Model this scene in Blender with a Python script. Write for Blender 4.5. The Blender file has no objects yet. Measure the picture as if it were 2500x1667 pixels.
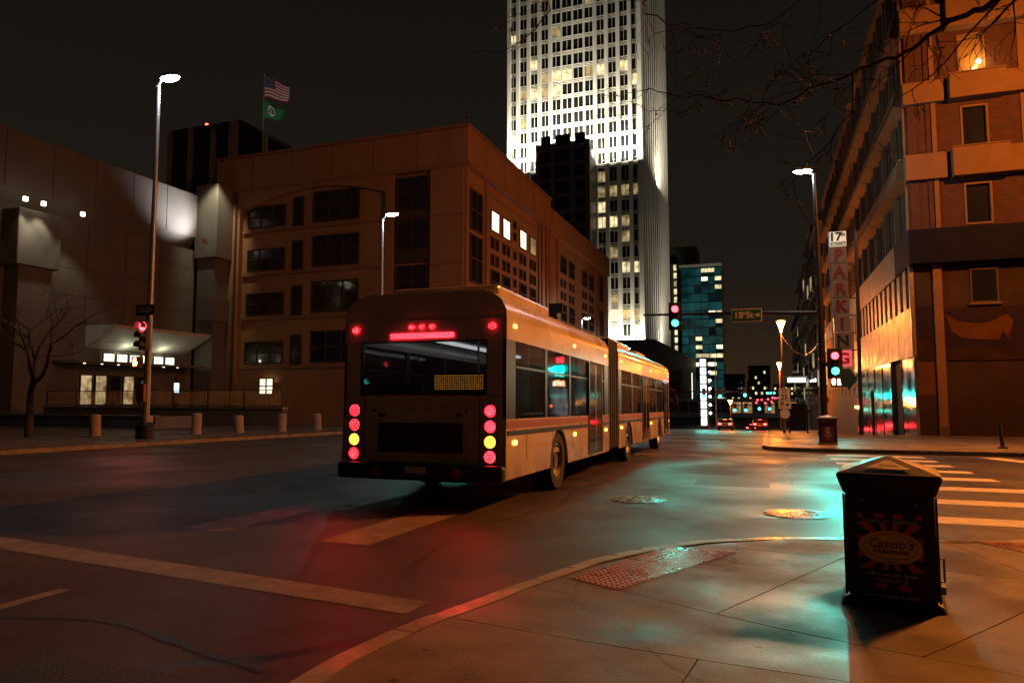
import bpy, bmesh, math, random
from mathutils import Vector, Matrix
rnd = random.Random(7)
D = bpy.data; S = bpy.context.scene; COL = S.collection
R = math.radians

# ------------------------------------------------------------------ camera, sky, exposure
cam = D.objects.new('camera', D.cameras.new('camera')); COL.objects.link(cam)
cam.data.sensor_width = 36; cam.data.lens = 24.8
cam.data.clip_start = .05; cam.data.clip_end = 3000
cam.location = (0, 0, 1.45); cam.rotation_euler = (R(90 + 4.52), 0, R(19.83))
S.camera = cam
wd = D.worlds.new('World'); S.world = wd; wd.use_nodes = True
nt = wd.node_tree; nt.nodes.clear()
wo = nt.nodes.new('ShaderNodeOutputWorld')
sky = nt.nodes.new('ShaderNodeTexSky'); sky.sky_type = 'NISHITA'; sky.sun_disc = False
sky.sun_elevation = R(-4); sky.sun_rotation = R(200)
b1 = nt.nodes.new('ShaderNodeBackground'); b1.inputs[1].default_value = .02
nt.links.new(sky.outputs[0], b1.inputs[0])
# low cloud lit from beneath by the city: the same all round, warmer and brighter towards the horizon
tc = nt.nodes.new('ShaderNodeTexCoord'); sx = nt.nodes.new('ShaderNodeSeparateXYZ')
nt.links.new(tc.outputs['Generated'], sx.inputs[0])
cr = nt.nodes.new('ShaderNodeValToRGB'); nt.links.new(sx.outputs[2], cr.inputs[0])
cr.color_ramp.elements[0].position = .0; cr.color_ramp.elements[0].color = (.034, .018, .008, 1)
cr.color_ramp.elements[1].position = .75; cr.color_ramp.elements[1].color = (.0040, .0034, .0026, 1)
e = cr.color_ramp.elements.new(.16); e.color = (.0125, .0095, .0070, 1)
b2 = nt.nodes.new('ShaderNodeBackground'); b2.inputs[1].default_value = 1.0
nt.links.new(cr.outputs[0], b2.inputs[0])
ad = nt.nodes.new('ShaderNodeAddShader')
nt.links.new(b1.outputs[0], ad.inputs[0]); nt.links.new(b2.outputs[0], ad.inputs[1]); nt.links.new(ad.outputs[0], wo.inputs[0])
S.view_settings.view_transform = 'Standard'; S.view_settings.look = 'None'
S.view_settings.gamma = 1; S.view_settings.exposure = 0
S.render.engine = 'CYCLES'
S.cycles.use_denoising = True; S.cycles.max_bounces = 5; S.cycles.diffuse_bounces = 2
S.cycles.glossy_bounces = 3; S.cycles.transmission_bounces = 4; S.cycles.transparent_max_bounces = 8
S.cycles.sample_clamp_indirect = 3; S.cycles.caustics_reflective = False; S.cycles.caustics_refractive = False

# ------------------------------------------------------------------ helpers
ORG = {}
def gz(y):                      # height of the street: nearly level at the corner, then falling away down the hill
    t = [(-80,0),(4,0),(27,-.31),(39,-.5),(52,-1.2),(66,-1.9),(100,-2.9),(160,-6.2),(300,-10),(1200,-22)]
    for (a, za), (b, zb) in zip(t, t[1:]):
        if y <= b: return za + (zb-za)*max(0, y-a)/(b-a)
    return t[-1][1]

def node(nt, t, **k):
    n = nt.nodes.new(t)
    for a, v in k.items(): setattr(n, a, v)
    return n
MATS = {}
def mat(name, col=(.5,.5,.5), rough=.6, metal=0, var=.18, scale=1.2, bump=0, bscale=25, rvar=0, spec=.5, streak=0, coat=0):
    if name in MATS: return MATS[name]
    m = D.materials.new(name); m.use_nodes = True; n = m.node_tree; bs = n.nodes['Principled BSDF']; L = n.links.new
    bs.inputs['Metallic'].default_value = metal; bs.inputs['Roughness'].default_value = rough
    bs.inputs['Specular IOR Level'].default_value = spec; bs.inputs['Coat Weight'].default_value = coat
    bs.inputs['Base Color'].default_value = (*col, 1)
    g = node(n, 'ShaderNodeNewGeometry'); src = g.outputs['Position']
    if var:
        no = node(n, 'ShaderNodeTexNoise'); no.inputs['Scale'].default_value = scale; no.inputs['Detail'].default_value = 7; no.inputs['Roughness'].default_value = .62
        vec = src
        if streak:
            mp = node(n, 'ShaderNodeMapping'); mp.inputs['Scale'].default_value = (1, 1, streak); L(src, mp.inputs[0]); vec = mp.outputs[0]
        L(vec, no.inputs['Vector'])
        mr = node(n, 'ShaderNodeMapRange'); mr.inputs[1].default_value = .3; mr.inputs[2].default_value = .7
        mr.inputs[3].default_value = 1-var; mr.inputs[4].default_value = 1+var; L(no.outputs[0], mr.inputs[0])
        mx = node(n, 'ShaderNodeVectorMath', operation='SCALE'); mx.inputs[0].default_value = col; L(mr.outputs[0], mx.inputs['Scale'])
        L(mx.outputs[0], bs.inputs['Base Color'])
        if rvar:
            n2 = node(n, 'ShaderNodeTexNoise'); n2.inputs['Scale'].default_value = scale*.6; n2.inputs['Detail'].default_value = 4; L(src, n2.inputs['Vector'])
            m2 = node(n, 'ShaderNodeMapRange'); m2.inputs[1].default_value = .35; m2.inputs[2].default_value = .65
            m2.inputs[3].default_value = max(.04, rough-rvar); m2.inputs[4].default_value = min(1, rough+rvar); L(n2.outputs[0], m2.inputs[0]); L(m2.outputs[0], bs.inputs['Roughness'])
    if bump:
        nb = node(n, 'ShaderNodeTexNoise'); nb.inputs['Scale'].default_value = bscale; nb.inputs['Detail'].default_value = 5; L(src, nb.inputs['Vector'])
        bp = node(n, 'ShaderNodeBump'); bp.inputs['Strength'].default_value = bump; bp.inputs['Distance'].default_value = .02; L(nb.outputs[0], bp.inputs['Height']); L(bp.outputs[0], bs.inputs['Normal'])
    MATS[name] = m; return m
def glow(name, col, s, var=0, scale=.8):
    if name in MATS: return MATS[name]
    m = D.materials.new(name); m.use_nodes = True; n = m.node_tree; bs = n.nodes['Principled BSDF']
    bs.inputs['Base Color'].default_value = (*[c*.3 for c in col], 1); bs.inputs['Emission Color'].default_value = (*col, 1)
    bs.inputs['Emission Strength'].default_value = s; bs.inputs['Roughness'].default_value = .35
    if var:     # a lit room: lamps, blinds and furniture break the light up
        g = node(n, 'ShaderNodeNewGeometry'); no = node(n, 'ShaderNodeTexNoise'); no.inputs['Scale'].default_value = scale; no.inputs['Detail'].default_value = 3
        n.links.new(g.outputs['Position'], no.inputs['Vector'])
        mr = node(n, 'ShaderNodeMapRange'); mr.inputs[1].default_value = .35; mr.inputs[2].default_value = .65; mr.inputs[3].default_value = s*(1-var); mr.inputs[4].default_value = s*(1+var)
        n.links.new(no.outputs[0], mr.inputs[0]); n.links.new(mr.outputs[0], bs.inputs['Emission Strength'])
    MATS[name] = m; return m
def glass(name, col=(.02,.025,.03), rough=.06, clear=0.0):
    if name in MATS: return MATS[name]
    m = D.materials.new(name); m.use_nodes = True; n = m.node_tree; bs = n.nodes['Principled BSDF']
    bs.inputs['Base Color'].default_value = (*col, 1); bs.inputs['Roughness'].default_value = rough; bs.inputs['Alpha'].default_value = 1-clear
    bs.inputs['Specular IOR Level'].default_value = .6
    g = node(n, 'ShaderNodeNewGeometry'); no = node(n, 'ShaderNodeTexNoise'); no.inputs['Scale'].default_value = .5; n.links.new(g.outputs['Position'], no.inputs['Vector'])
    bp = node(n, 'ShaderNodeBump'); bp.inputs['Strength'].default_value = .06; bp.inputs['Distance'].default_value = .3; n.links.new(no.outputs[0], bp.inputs['Height']); n.links.new(bp.outputs[0], bs.inputs['Normal'])
    MATS[name] = m; return m

def brickmat(name, c1, mortar):       # courses too small to tell apart: brick pattern on the wall's own two axes
    m = mat(name, c1, .85, var=.25, scale=2.5, bump=.2, bscale=40); n = m.node_tree; bs = n.nodes['Principled BSDF']
    g = node(n, 'ShaderNodeNewGeometry'); sp = node(n, 'ShaderNodeSeparateXYZ'); cb = node(n, 'ShaderNodeCombineXYZ'); ad = node(n, 'ShaderNodeMath', operation='ADD')
    n.links.new(g.outputs['Position'], sp.inputs[0]); n.links.new(sp.outputs[0], ad.inputs[0]); n.links.new(sp.outputs[1], ad.inputs[1]); n.links.new(ad.outputs[0], cb.inputs[0]); n.links.new(sp.outputs[2], cb.inputs[1])
    bt = node(n, 'ShaderNodeTexBrick'); bt.inputs['Scale'].default_value = 1; bt.inputs['Brick Width'].default_value = .3; bt.inputs['Row Height'].default_value = .1; bt.inputs['Mortar Size'].default_value = .012
    n.links.new(cb.outputs[0], bt.inputs['Vector']); src = bs.inputs['Base Color'].links[0].from_socket
    bt.inputs['Color1'].default_value = (1,1,1,1); bt.inputs['Color2'].default_value = (.6,.6,.6,1); bt.inputs['Mortar'].default_value = (*[a/max(b,1e-3) for a, b in zip(mortar, c1)], 1)
    mx = node(n, 'ShaderNodeVectorMath', operation='MULTIPLY'); n.links.new(src, mx.inputs[0]); n.links.new(bt.outputs[0], mx.inputs[1]); n.links.new(mx.outputs[0], bs.inputs['Base Color']); return m
def wear(m, crack=.012, cscale=.22, dark=.45, spots=0, agg=130, aggv=.35):   # cracks with sealed seams, stains, gum spots and aggregate over a ground material
    n = m.node_tree; bs = n.nodes['Principled BSDF']; L = n.links.new; src = bs.inputs['Base Color'].links[0].from_socket
    g = node(n, 'ShaderNodeNewGeometry'); P = g.outputs['Position']
    wn = node(n, 'ShaderNodeTexNoise'); wn.inputs['Scale'].default_value = 1.6; wn.inputs['Detail'].default_value = 5; L(P, wn.inputs['Vector'])
    mixv = node(n, 'ShaderNodeMixRGB'); mixv.inputs[0].default_value = .28; L(P, mixv.inputs[1]); L(wn.outputs['Color'], mixv.inputs[2])
    vo = node(n, 'ShaderNodeTexVoronoi', feature='DISTANCE_TO_EDGE'); vo.inputs['Scale'].default_value = cscale; L(mixv.outputs[0], vo.inputs['Vector'])
    cm_ = node(n, 'ShaderNodeMapRange'); cm_.inputs[1].default_value = crack*.5; cm_.inputs[2].default_value = crack; cm_.inputs[3].default_value = dark; cm_.inputs[4].default_value = 1; L(vo.outputs['Distance'], cm_.inputs[0])
    an = node(n, 'ShaderNodeTexNoise'); an.inputs['Scale'].default_value = agg; an.inputs['Detail'].default_value = 2; L(P, an.inputs['Vector'])
    am = node(n, 'ShaderNodeMapRange'); am.inputs[1].default_value = .35; am.inputs[2].default_value = .65; am.inputs[3].default_value = 1-aggv; am.inputs[4].default_value = 1+aggv; L(an.outputs[0], am.inputs[0])
    mu = node(n, 'ShaderNodeMath', operation='MULTIPLY'); L(cm_.outputs[0], mu.inputs[0]); L(am.outputs[0], mu.inputs[1]); out = mu.outputs[0]
    if spots:
        v2 = node(n, 'ShaderNodeTexVoronoi'); v2.inputs['Scale'].default_value = spots; L(P, v2.inputs['Vector'])
        sm = node(n, 'ShaderNodeMapRange'); sm.inputs[1].default_value = .07; sm.inputs[2].default_value = .10; sm.inputs[3].default_value = .35; sm.inputs[4].default_value = 1; L(v2.outputs['Distance'], sm.inputs[0])
        m3 = node(n, 'ShaderNodeMath', operation='MULTIPLY'); L(out, m3.inputs[0]); L(sm.outputs[0], m3.inputs[1]); out = m3.outputs[0]
    sc = node(n, 'ShaderNodeVectorMath', operation='SCALE'); L(src, sc.inputs[0]); L(out, sc.inputs['Scale']); L(sc.outputs[0], bs.inputs['Base Color'])
    nb = node(n, 'ShaderNodeBump'); nb.inputs['Strength'].default_value = .6; nb.inputs['Distance'].default_value = .0025; L(out, nb.inputs['Height'])
    if bs.inputs['Normal'].links: L(bs.inputs['Normal'].links[0].from_socket, nb.inputs['Normal'])
    L(nb.outputs[0], bs.inputs['Normal'])
def ledlens(name, col, s):            # a lamp of many small diodes behind a clear lens
    m = glow(name, col, s); n = m.node_tree; bs = n.nodes['Principled BSDF']; g = node(n, 'ShaderNodeNewGeometry'); v = node(n, 'ShaderNodeTexVoronoi'); v.inputs['Scale'].default_value = 34; v.inputs['Randomness'].default_value = .25
    mr = node(n, 'ShaderNodeMapRange'); mr.inputs[1].default_value = .18; mr.inputs[2].default_value = .5; mr.inputs[3].default_value = s; mr.inputs[4].default_value = s*.12
    n.links.new(g.outputs['Position'], v.inputs['Vector']); n.links.new(v.outputs['Distance'], mr.inputs[0]); n.links.new(mr.outputs[0], bs.inputs['Emission Strength']); return m
def splash(m, top, dirt=(.05,.035,.022)):   # dried road spray low on a vehicle's flanks
    n = m.node_tree; bs = n.nodes['Principled BSDF']; L = n.links.new; src = bs.inputs['Base Color'].links[0].from_socket
    g = node(n, 'ShaderNodeNewGeometry'); sp = node(n, 'ShaderNodeSeparateXYZ'); L(g.outputs['Position'], sp.inputs[0])
    a = node(n, 'ShaderNodeMapRange'); a.inputs[1].default_value = .1; a.inputs[2].default_value = top; a.inputs[3].default_value = 1.0; a.inputs[4].default_value = 0; L(sp.outputs[2], a.inputs[0])
    no = node(n, 'ShaderNodeTexNoise'); no.inputs['Scale'].default_value = 2.6; no.inputs['Detail'].default_value = 8; no.inputs['Roughness'].default_value = .7; L(g.outputs['Position'], no.inputs['Vector'])
    b = node(n, 'ShaderNodeMapRange'); b.inputs[1].default_value = .35; b.inputs[2].default_value = .7; b.inputs[3].default_value = .15; b.inputs[4].default_value = 1; L(no.outputs[0], b.inputs[0])
    mu = node(n, 'ShaderNodeMath', operation='MULTIPLY'); L(a.outputs[0], mu.inputs[0]); L(b.outputs[0], mu.inputs[1])
    mx = node(n, 'ShaderNodeMixRGB'); mx.inputs[2].default_value = (*dirt, 1); L(mu.outputs[0], mx.inputs[0]); L(src, mx.inputs[1]); L(mx.outputs[0], bs.inputs['Base Color'])
def tag(o, label=None, cat=None, group=None, kind=None):
    for k, v in (('label', label), ('category', cat), ('group', group), ('kind', kind)):
        if v: o[k] = v
    return o
def thing(name, label, cat, loc=(0,0,0), rot=(0,0,0), group=None, world=True):
    o = D.objects.new(name, None); COL.objects.link(o); o.location = loc; o.rotation_euler = rot; o.empty_display_size = .3
    ORG[o] = Vector(loc) if world else Vector((0,0,0)); return tag(o, label, cat, group)
CUBE = {}
def cube(m):
    if m.name not in CUBE:
        me = D.meshes.new('box'); v = [(x,y,z) for x in (-.5,.5) for y in (-.5,.5) for z in (-.5,.5)]
        me.from_pydata(v, [], [(0,1,3,2),(4,6,7,5),(0,4,5,1),(2,3,7,6),(0,2,6,4),(1,5,7,3)]); me.materials.append(m); CUBE[m.name] = me
    return CUBE[m.name]
def org(p):
    while p.parent: p = p.parent
    return ORG.get(p, Vector((0,0,0)))
def B(p, name, m, x0, x1, y0, y1, z0, z1):          # a plain box part that shares one mesh per material
    o = D.objects.new(name, cube(m)); COL.objects.link(o); o.parent = p
    o.location = Vector(((x0+x1)/2, (y0+y1)/2, (z0+z1)/2)) - org(p); o.scale = (abs(x1-x0), abs(y1-y0), abs(z1-z0)); return o
class MB:
    def __init__(s): s.v = []; s.f = []
    def add(s, v, f):
        n = len(s.v); s.v += [tuple(q) for q in v]; s.f += [tuple(i+n for i in q) for q in f]; return s
    def box(s, x0, x1, y0, y1, z0, z1):
        v = [(x,y,z) for x in (x0,x1) for y in (y0,y1) for z in (z0,z1)]
        return s.add(v, [(0,1,3,2),(4,6,7,5),(0,4,5,1),(2,3,7,6),(0,2,6,4),(1,5,7,3)])
    def frustum(s, cx, cy, z0, a0, b0, z1, a1, b1):
        v = [(cx+sx*a0, cy+sy*b0, z0) for sx, sy in ((-1,-1),(1,-1),(1,1),(-1,1))] + [(cx+sx*a1, cy+sy*b1, z1) for sx, sy in ((-1,-1),(1,-1),(1,1),(-1,1))]
        return s.add(v, [(3,2,1,0),(4,5,6,7),(0,1,5,4),(1,2,6,5),(2,3,7,6),(3,0,4,7)])
    def prism(s, poly, ax, a, b):                    # poly in the two other axes, extruded a..b along ax
        def P(q, t): return {'x':(t,q[0],q[1]), 'y':(q[0],t,q[1]), 'z':(q[0],q[1],t)}[ax]
        n = len(poly); v = [P(q,a) for q in poly] + [P(q,b) for q in poly]
        return s.add(v, [tuple(range(n))[::-1], tuple(range(n,2*n))] + [(i,(i+1)%n,n+(i+1)%n,n+i) for i in range(n)])
    def tube(s, pts, rad, n=8, cap=True):
        pts = [Vector(p) for p in pts]; rings = []; up = None
        for i, p in enumerate(pts):
            t = (pts[min(i+1,len(pts)-1)] - pts[max(i-1,0)]).normalized()
            if up is None: up = Vector((0,0,1)) if abs(t.z) < .9 else Vector((1,0,0))
            u = t.cross(up).normalized(); w = u.cross(t).normalized(); up = w
            r = rad[i] if hasattr(rad, '__len__') else rad
            rings.append([p + (u*math.cos(2*math.pi*k/n) + w*math.sin(2*math.pi*k/n))*r for k in range(n)])
        v = [q for r in rings for q in r]; f = []
        for i in range(len(pts)-1):
            for k in range(n): f.append((i*n+k, i*n+(k+1)%n, (i+1)*n+(k+1)%n, (i+1)*n+k))
        if cap: f += [tuple(range(n))[::-1], tuple((len(pts)-1)*n+k for k in range(n))]
        return s.add(v, f)
    def lathe(s, prof, c=(0,0,0), n=16, ax='z'):     # prof: (r, h)
        v = []; f = []
        for r, h in prof:
            for k in range(n):
                a = 2*math.pi*k/n; x, y = r*math.cos(a), r*math.sin(a)
                v.append({'z':(c[0]+x,c[1]+y,c[2]+h), 'y':(c[0]+x,c[1]+h,c[2]+y), 'x':(c[0]+h,c[1]+x,c[2]+y)}[ax])
        for i in range(len(prof)-1):
            for k in range(n): f.append((i*n+k, i*n+(k+1)%n, (i+1)*n+(k+1)%n, (i+1)*n+k))
        f += [tuple(range(n))[::-1], tuple((len(prof)-1)*n+k for k in range(n))]
        return s.add(v, f)
    def ring(s, prof, c=(0,0,0), n=24, ax='x'):      # a closed ring of revolution
        v = []; f = []; m = len(prof)
        for r, h in prof:
            for k in range(n):
                a = 2*math.pi*k/n; x, y = r*math.cos(a), r*math.sin(a)
                v.append({'z':(c[0]+x,c[1]+y,c[2]+h), 'y':(c[0]+x,c[1]+h,c[2]+y), 'x':(c[0]+h,c[1]+x,c[2]+y)}[ax])
        for i in range(m):
            for k in range(n): f.append((i*n+k, i*n+(k+1)%n, ((i+1)%m)*n+(k+1)%n, ((i+1)%m)*n+k))
        return s.add(v, f)
    def ball(s, c, rx, ry=None, rz=None, n=12, m=8):
        ry = ry or rx; rz = rz or rx
        return s.add(*(lambda P: (P[0], P[1]))(MB._b(c, rx, ry, rz, n, m)))
    @staticmethod
    def _b(c, rx, ry, rz, n, m):
        v = []; f = []
        for i in range(m+1):
            t = math.pi*i/m; r = max(.001, math.sin(t))
            for k in range(n):
                a = 2*math.pi*k/n; v.append((c[0]+rx*r*math.cos(a), c[1]+ry*r*math.sin(a), c[2]+rz*math.cos(t)))
        for i in range(m):
            for k in range(n): f.append((i*n+k, (i+1)*n+k, (i+1)*n+(k+1)%n, i*n+(k+1)%n))
        return v, f
    def obj(s, name, m, p=None, smooth=False, bevel=0, seg=2):
        o0 = org(p) if p else Vector((0,0,0))
        me = D.meshes.new(name); me.from_pydata([(x-o0.x, y-o0.y, z-o0.z) for x,y,z in s.v], [], s.f)
        bm = bmesh.new(); bm.from_mesh(me); bmesh.ops.recalc_face_normals(bm, faces=bm.faces); bm.to_mesh(me); bm.free()
        if m: me.materials.append(m)
        if smooth:
            for po in me.polygons: po.use_smooth = True
            me.set_sharp_from_angle(angle=R(38))
        o = D.objects.new(name, me); COL.objects.link(o); o.parent = p
        if bevel:
            bv = o.modifiers.new('bevel', 'BEVEL'); bv.width = bevel; bv.segments = seg; bv.limit_method = 'ANGLE'
        return o
def text(body, size, depth=.004, bold=0, shear=0, space=1):
    c = D.curves.new('t', 'FONT'); c.body = body; c.size = size; c.extrude = depth/2; c.align_x = 'CENTER'; c.align_y = 'CENTER'
    c.offset = bold; c.shear = shear; c.space_character = space; c.resolution_u = 3
    o = D.objects.new('t', c); COL.objects.link(o); dg = bpy.context.evaluated_depsgraph_get(); dg.update()
    me = D.meshes.new_from_object(o.evaluated_get(dg)); D.objects.remove(o); D.curves.remove(c); return me
def letters(p, name, body, size, m, loc, rot=(R(90),0,0), **k):     # lettering that stands in the xz plane facing -y
    me = text(body, size, **k); me.materials.clear(); me.materials.append(m); o = D.objects.new(name, me); COL.objects.link(o); o.parent = p
    o.location = Vector(loc) - (org(p) if p else Vector((0,0,0))); o.rotation_euler = rot; return o
def lamp(p, name, kind, loc, power, col, size=.15, aim=None, angle=60, blend=.6, sy=None):
    l = D.lights.new(name, kind); l.energy = power; l.color = col
    if kind == 'AREA': l.shape = 'RECTANGLE' if sy else 'SQUARE'; l.size = size; l.size_y = sy or size
    else: l.shadow_soft_size = size
    if kind == 'SPOT': l.spot_size = R(angle); l.spot_blend = blend
    o = D.objects.new(name, l); COL.objects.link(o); o.parent = p; o.location = Vector(loc) - (org(p) if p else Vector((0,0,0)))
    if aim is not None: o.rotation_euler = (Vector(aim) - Vector(loc)).to_track_quat('-Z', 'Y').to_euler()
    return o
def dup(o, parent=None):
    c = o.copy(); COL.objects.link(c); c.parent = parent
    if o in ORG: ORG[c] = ORG[o]
    for ch in list(o.children): dup(ch, c)
    return c
SODIUM = (1, .265, .034); COOL = (.82, .93, 1.0); GREEN = (.0, 1, .80); RED = (1, .02, .03)

# ------------------------------------------------------------------ materials
asphalt = mat('asphalt', (.036,.031,.026), .45, var=.45, scale=.7, bump=.12, bscale=240, rvar=.15, spec=.24); wear(asphalt, .008, .16, .2, 0, 150, .75)
concrete = mat('pavement_concrete', (.105,.086,.066), .50, var=.5, scale=1.7, bump=.2, bscale=60, rvar=.2, spec=.2); wear(concrete, .006, .35, .6, 3.2, 160, .22)
kerbm = mat('kerb_concrete', (.19,.17,.145), .36, var=.3, scale=3, bump=.2, bscale=50, rvar=.2)
paint = mat('road_paint', (.50,.48,.43), .5, var=.35, scale=5, bump=.3, bscale=70)
worn = mat('worn_road_paint', (.13,.125,.11), .55, var=.5, scale=4, bump=.4, bscale=60)
black = mat('black_plastic', (.013,.012,.011), .42, var=.6, scale=5, bump=.15, bscale=90, rvar=.16)
dkmetal = mat('dark_pole_metal', (.035,.035,.035), .42, .6, var=.2)
grey = mat('galvanised_metal', (.28,.28,.27), .4, .7, var=.2)
white = mat('white_paint', (.75,.74,.70), .4, var=.08)
# ------------------------------------------------------------------ ground, road, pavements
def sheet(name, poly_fn, m, ys, z=0, kind='structure', p=None):   # strips of ground that follow the slope; poly_fn(y) gives (x0, x1)
    b = MB(); v = []; f = []
    for i, y in enumerate(ys):
        x0, x1 = poly_fn(y); n = 8
        v += [(x0+(x1-x0)*k/n, y, gz(y)+z) for k in range(n+1)]
    n = 9
    for i in range(len(ys)-1):
        for k in range(8): f.append((i*n+k, i*n+k+1, (i+1)*n+k+1, (i+1)*n+k))
    b.add(v, f); o = b.obj(name, m, p); 
    if kind and not p: o['kind'] = kind
    return o
sheet('road', lambda y: (-450, 450), asphalt, [-70,4,27,39,52,66,100,160,300,1100])

def hump(x, y):                    # the corner ramp: kerb almost flush at the crossing, full height away from it
    d = math.hypot(x+.6, y-7.6); t = min(1, max(0, (d-2.5)/2.4)); t2 = math.hypot(x-2.6, y-8.9); u = min(1, max(0, (t2-.6)/2.2))
    return .022 + .11*t*t*(3-2*t)*(.15+.85*u)
def zpave(x, y): return gz(y) + hump(x, y)
KERB = [(-2.3,-14),(-2.2,-6),(-2.16,0),(-2.13,3.2),(-2.07,4.0),(-1.9,5.2),(-1.56,6.35),(-1.2,7.05),(-.73,7.65),(0,8.15),(.78,8.42),(1.68,8.6),(2.53,8.9),(3.6,8.95),(14,9.0),(30,9.0)]
def clip(poly, a, b, side):        # keep the part of a polygon on one side of the line a-b
    out = []; nx, ny = -(b[1]-a[1]), b[0]-a[0]
    d = [side*((p[0]-a[0])*nx + (p[1]-a[1])*ny) for p in poly]
    for i in range(len(poly)):
        j = (i+1) % len(poly)
        if d[i] >= 0: out.append(poly[i])
        if d[i]*d[j] < 0:
            t = d[i]/(d[i]-d[j]); out.append((poly[i][0]+t*(poly[j][0]-poly[i][0]), poly[i][1]+t*(poly[j][1]-poly[i][1])))
    return out
pave = D.objects.new('pavement', None); COL.objects.link(pave); pave['kind'] = 'structure'
def cut(polys, a, b, test=lambda c: True):
    out = []
    for p in polys:
        c = (sum(q[0] for q in p)/len(p), sum(q[1] for q in p)/len(p))
        if not test(c): out.append(p); continue
        for s in (1, -1):
            q = clip(p, a, b, s)
            if len(q) > 2: out.append(q)
    return out
inner = [(x + (.16 if i < 9 else .08), y - (0 if i < 6 else .14)) for i, (x, y) in enumerate(KERB)] + [(30,-14)]
slabs = [inner]
slabs = cut(slabs, (-1.09,5.38), (.75,4.44))                                     # long joint right across
up = lambda c: (c[1]-5.38) > -.51*(c[0]+1.09)
slabs = cut(slabs, (-.38,4.96), (.56,7.13), up)
slabs = cut(slabs, (-1.58,4.10), (-.47,3.95), lambda c: not up(c))
slabs = cut(slabs, (.75,4.44), (1.6,5.79), lambda c: c[0] > .4)
slabs = cut(slabs, (-.61,7.49), (.66,7.17), lambda c: up(c) and c[0] < 3)
slabs = cut(slabs, (1.68,8.5), (1.99,7.18), lambda c: c[0] > .9 and c[1] > 5.0)
slabs = cut(slabs, (1.0,6.9), (6,6.2), lambda c: c[0] > 1.2)
slabs = cut(slabs, (4.0,9), (4.2,0), lambda c: c[0] > 2)
slabs = cut(slabs, (8,9), (8,0), lambda c: c[0] > 4)
slabs = cut(slabs, (-3,2.2), (9,2.0), lambda c: c[1] < 3.2)
slabs = cut(slabs, (-.3,4.9), (-.7,0), lambda c: c[1] < 4.6 and c[0] < 3)
slabs = cut(slabs, (1.3,3), (1.2,0), lambda c: c[1] < 4.6)
slabs = cut(slabs, (-3,-.5), (9,-.6), lambda c: c[1] < 1)
slabs = cut(slabs, (-3,-4), (9,-4), lambda c: c[1] < -1)
for p in slabs:
    c = Vector((sum(q[0] for q in p)/len(p), sum(q[1] for q in p)/len(p)))
    q = [Vector(v) for v in p]; q = [v + (c-v).normalized()*.007 for v in q]
    bm = bmesh.new(); vs = [bm.verts.new((v.x, v.y, 0)) for v in q]
    try: bm.faces.new(vs)
    except Exception: bm.free(); continue
    bmesh.ops.triangulate(bm, faces=bm.faces)
    for _ in range(8):
        long = [e for e in bm.edges if e.calc_length() > .35 and e.verts[0].co.y > -3 and abs(e.verts[0].co.x) < 7]
        if not long: break
        bmesh.ops.subdivide_edges(bm, edges=long, cuts=1); bmesh.ops.triangulate(bm, faces=bm.faces)
    r = bmesh.ops.extrude_face_region(bm, geom=list(bm.faces))
    topv = [g for g in r['geom'] if isinstance(g, bmesh.types.BMVert)]; tops = set(topv)
    for v in bm.verts:
        h = zpave(v.co.x, v.co.y); v.co.z = h + .003 if v in tops else h - .10
    bmesh.ops.recalc_face_normals(bm, faces=bm.faces)
    me = D.meshes.new('slab'); bm.to_mesh(me); bm.free(); me.materials.append(concrete)
    o = D.objects.new('paving_slab', me); COL.objects.link(o); o.parent = pave
# kerb stones along the near corner
def kerbs(path, hfn, p, step=1.7, w=.15, gap=.012):
    pts = [Vector(q) for q in path]; fine = []
    for a, b in zip(pts, pts[1:]):
        n = max(1, int((b-a).length/.25))
        fine += [a.lerp(b, k/n) for k in range(n)]
    fine.append(pts[-1]); seg = [fine[0]]; acc = 0
    def emit(s):
        if len(s) < 2: return
        s = s[:]; d = (s[-1]-s[-2]).normalized(); s[-1] = s[-1]-d*gap
        mb = MB(); v = []; f = []
        for i, q in enumerate(s):
            t = (s[min(i+1,len(s)-1)]-s[max(0,i-1)]).normalized(); nrm = Vector((t.y,-t.x))
            o, n = q, q+nrm*w; h = hfn(q.x, q.y) - gz(q.y)
            for pt, z in ((o,-.12),(o,max(.012,h-.012)),(o+nrm*.018,h+.006),(n,h+.006),(n,-.12)): v.append((pt.x, pt.y, gz(pt.y)+z))
        m = 5
        for i in range(len(s)-1):
            for k in range(m): f.append((i*m+k, i*m+(k+1)%m, (i+1)*m+(k+1)%m, (i+1)*m+k))
        f += [tuple(range(m)), tuple((len(s)-1)*m+k for k in range(m))[::-1]]
        mb.add(v, f).obj('kerb_stone', kerbm, p)
    for a, b in zip(fine, fine[1:]):
        acc += (b-a).length; seg.append(b)
        if acc >= step: emit(seg); seg = [b]; acc = 0
    emit(seg)
kerbs(KERB, zpave, pave)
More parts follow.
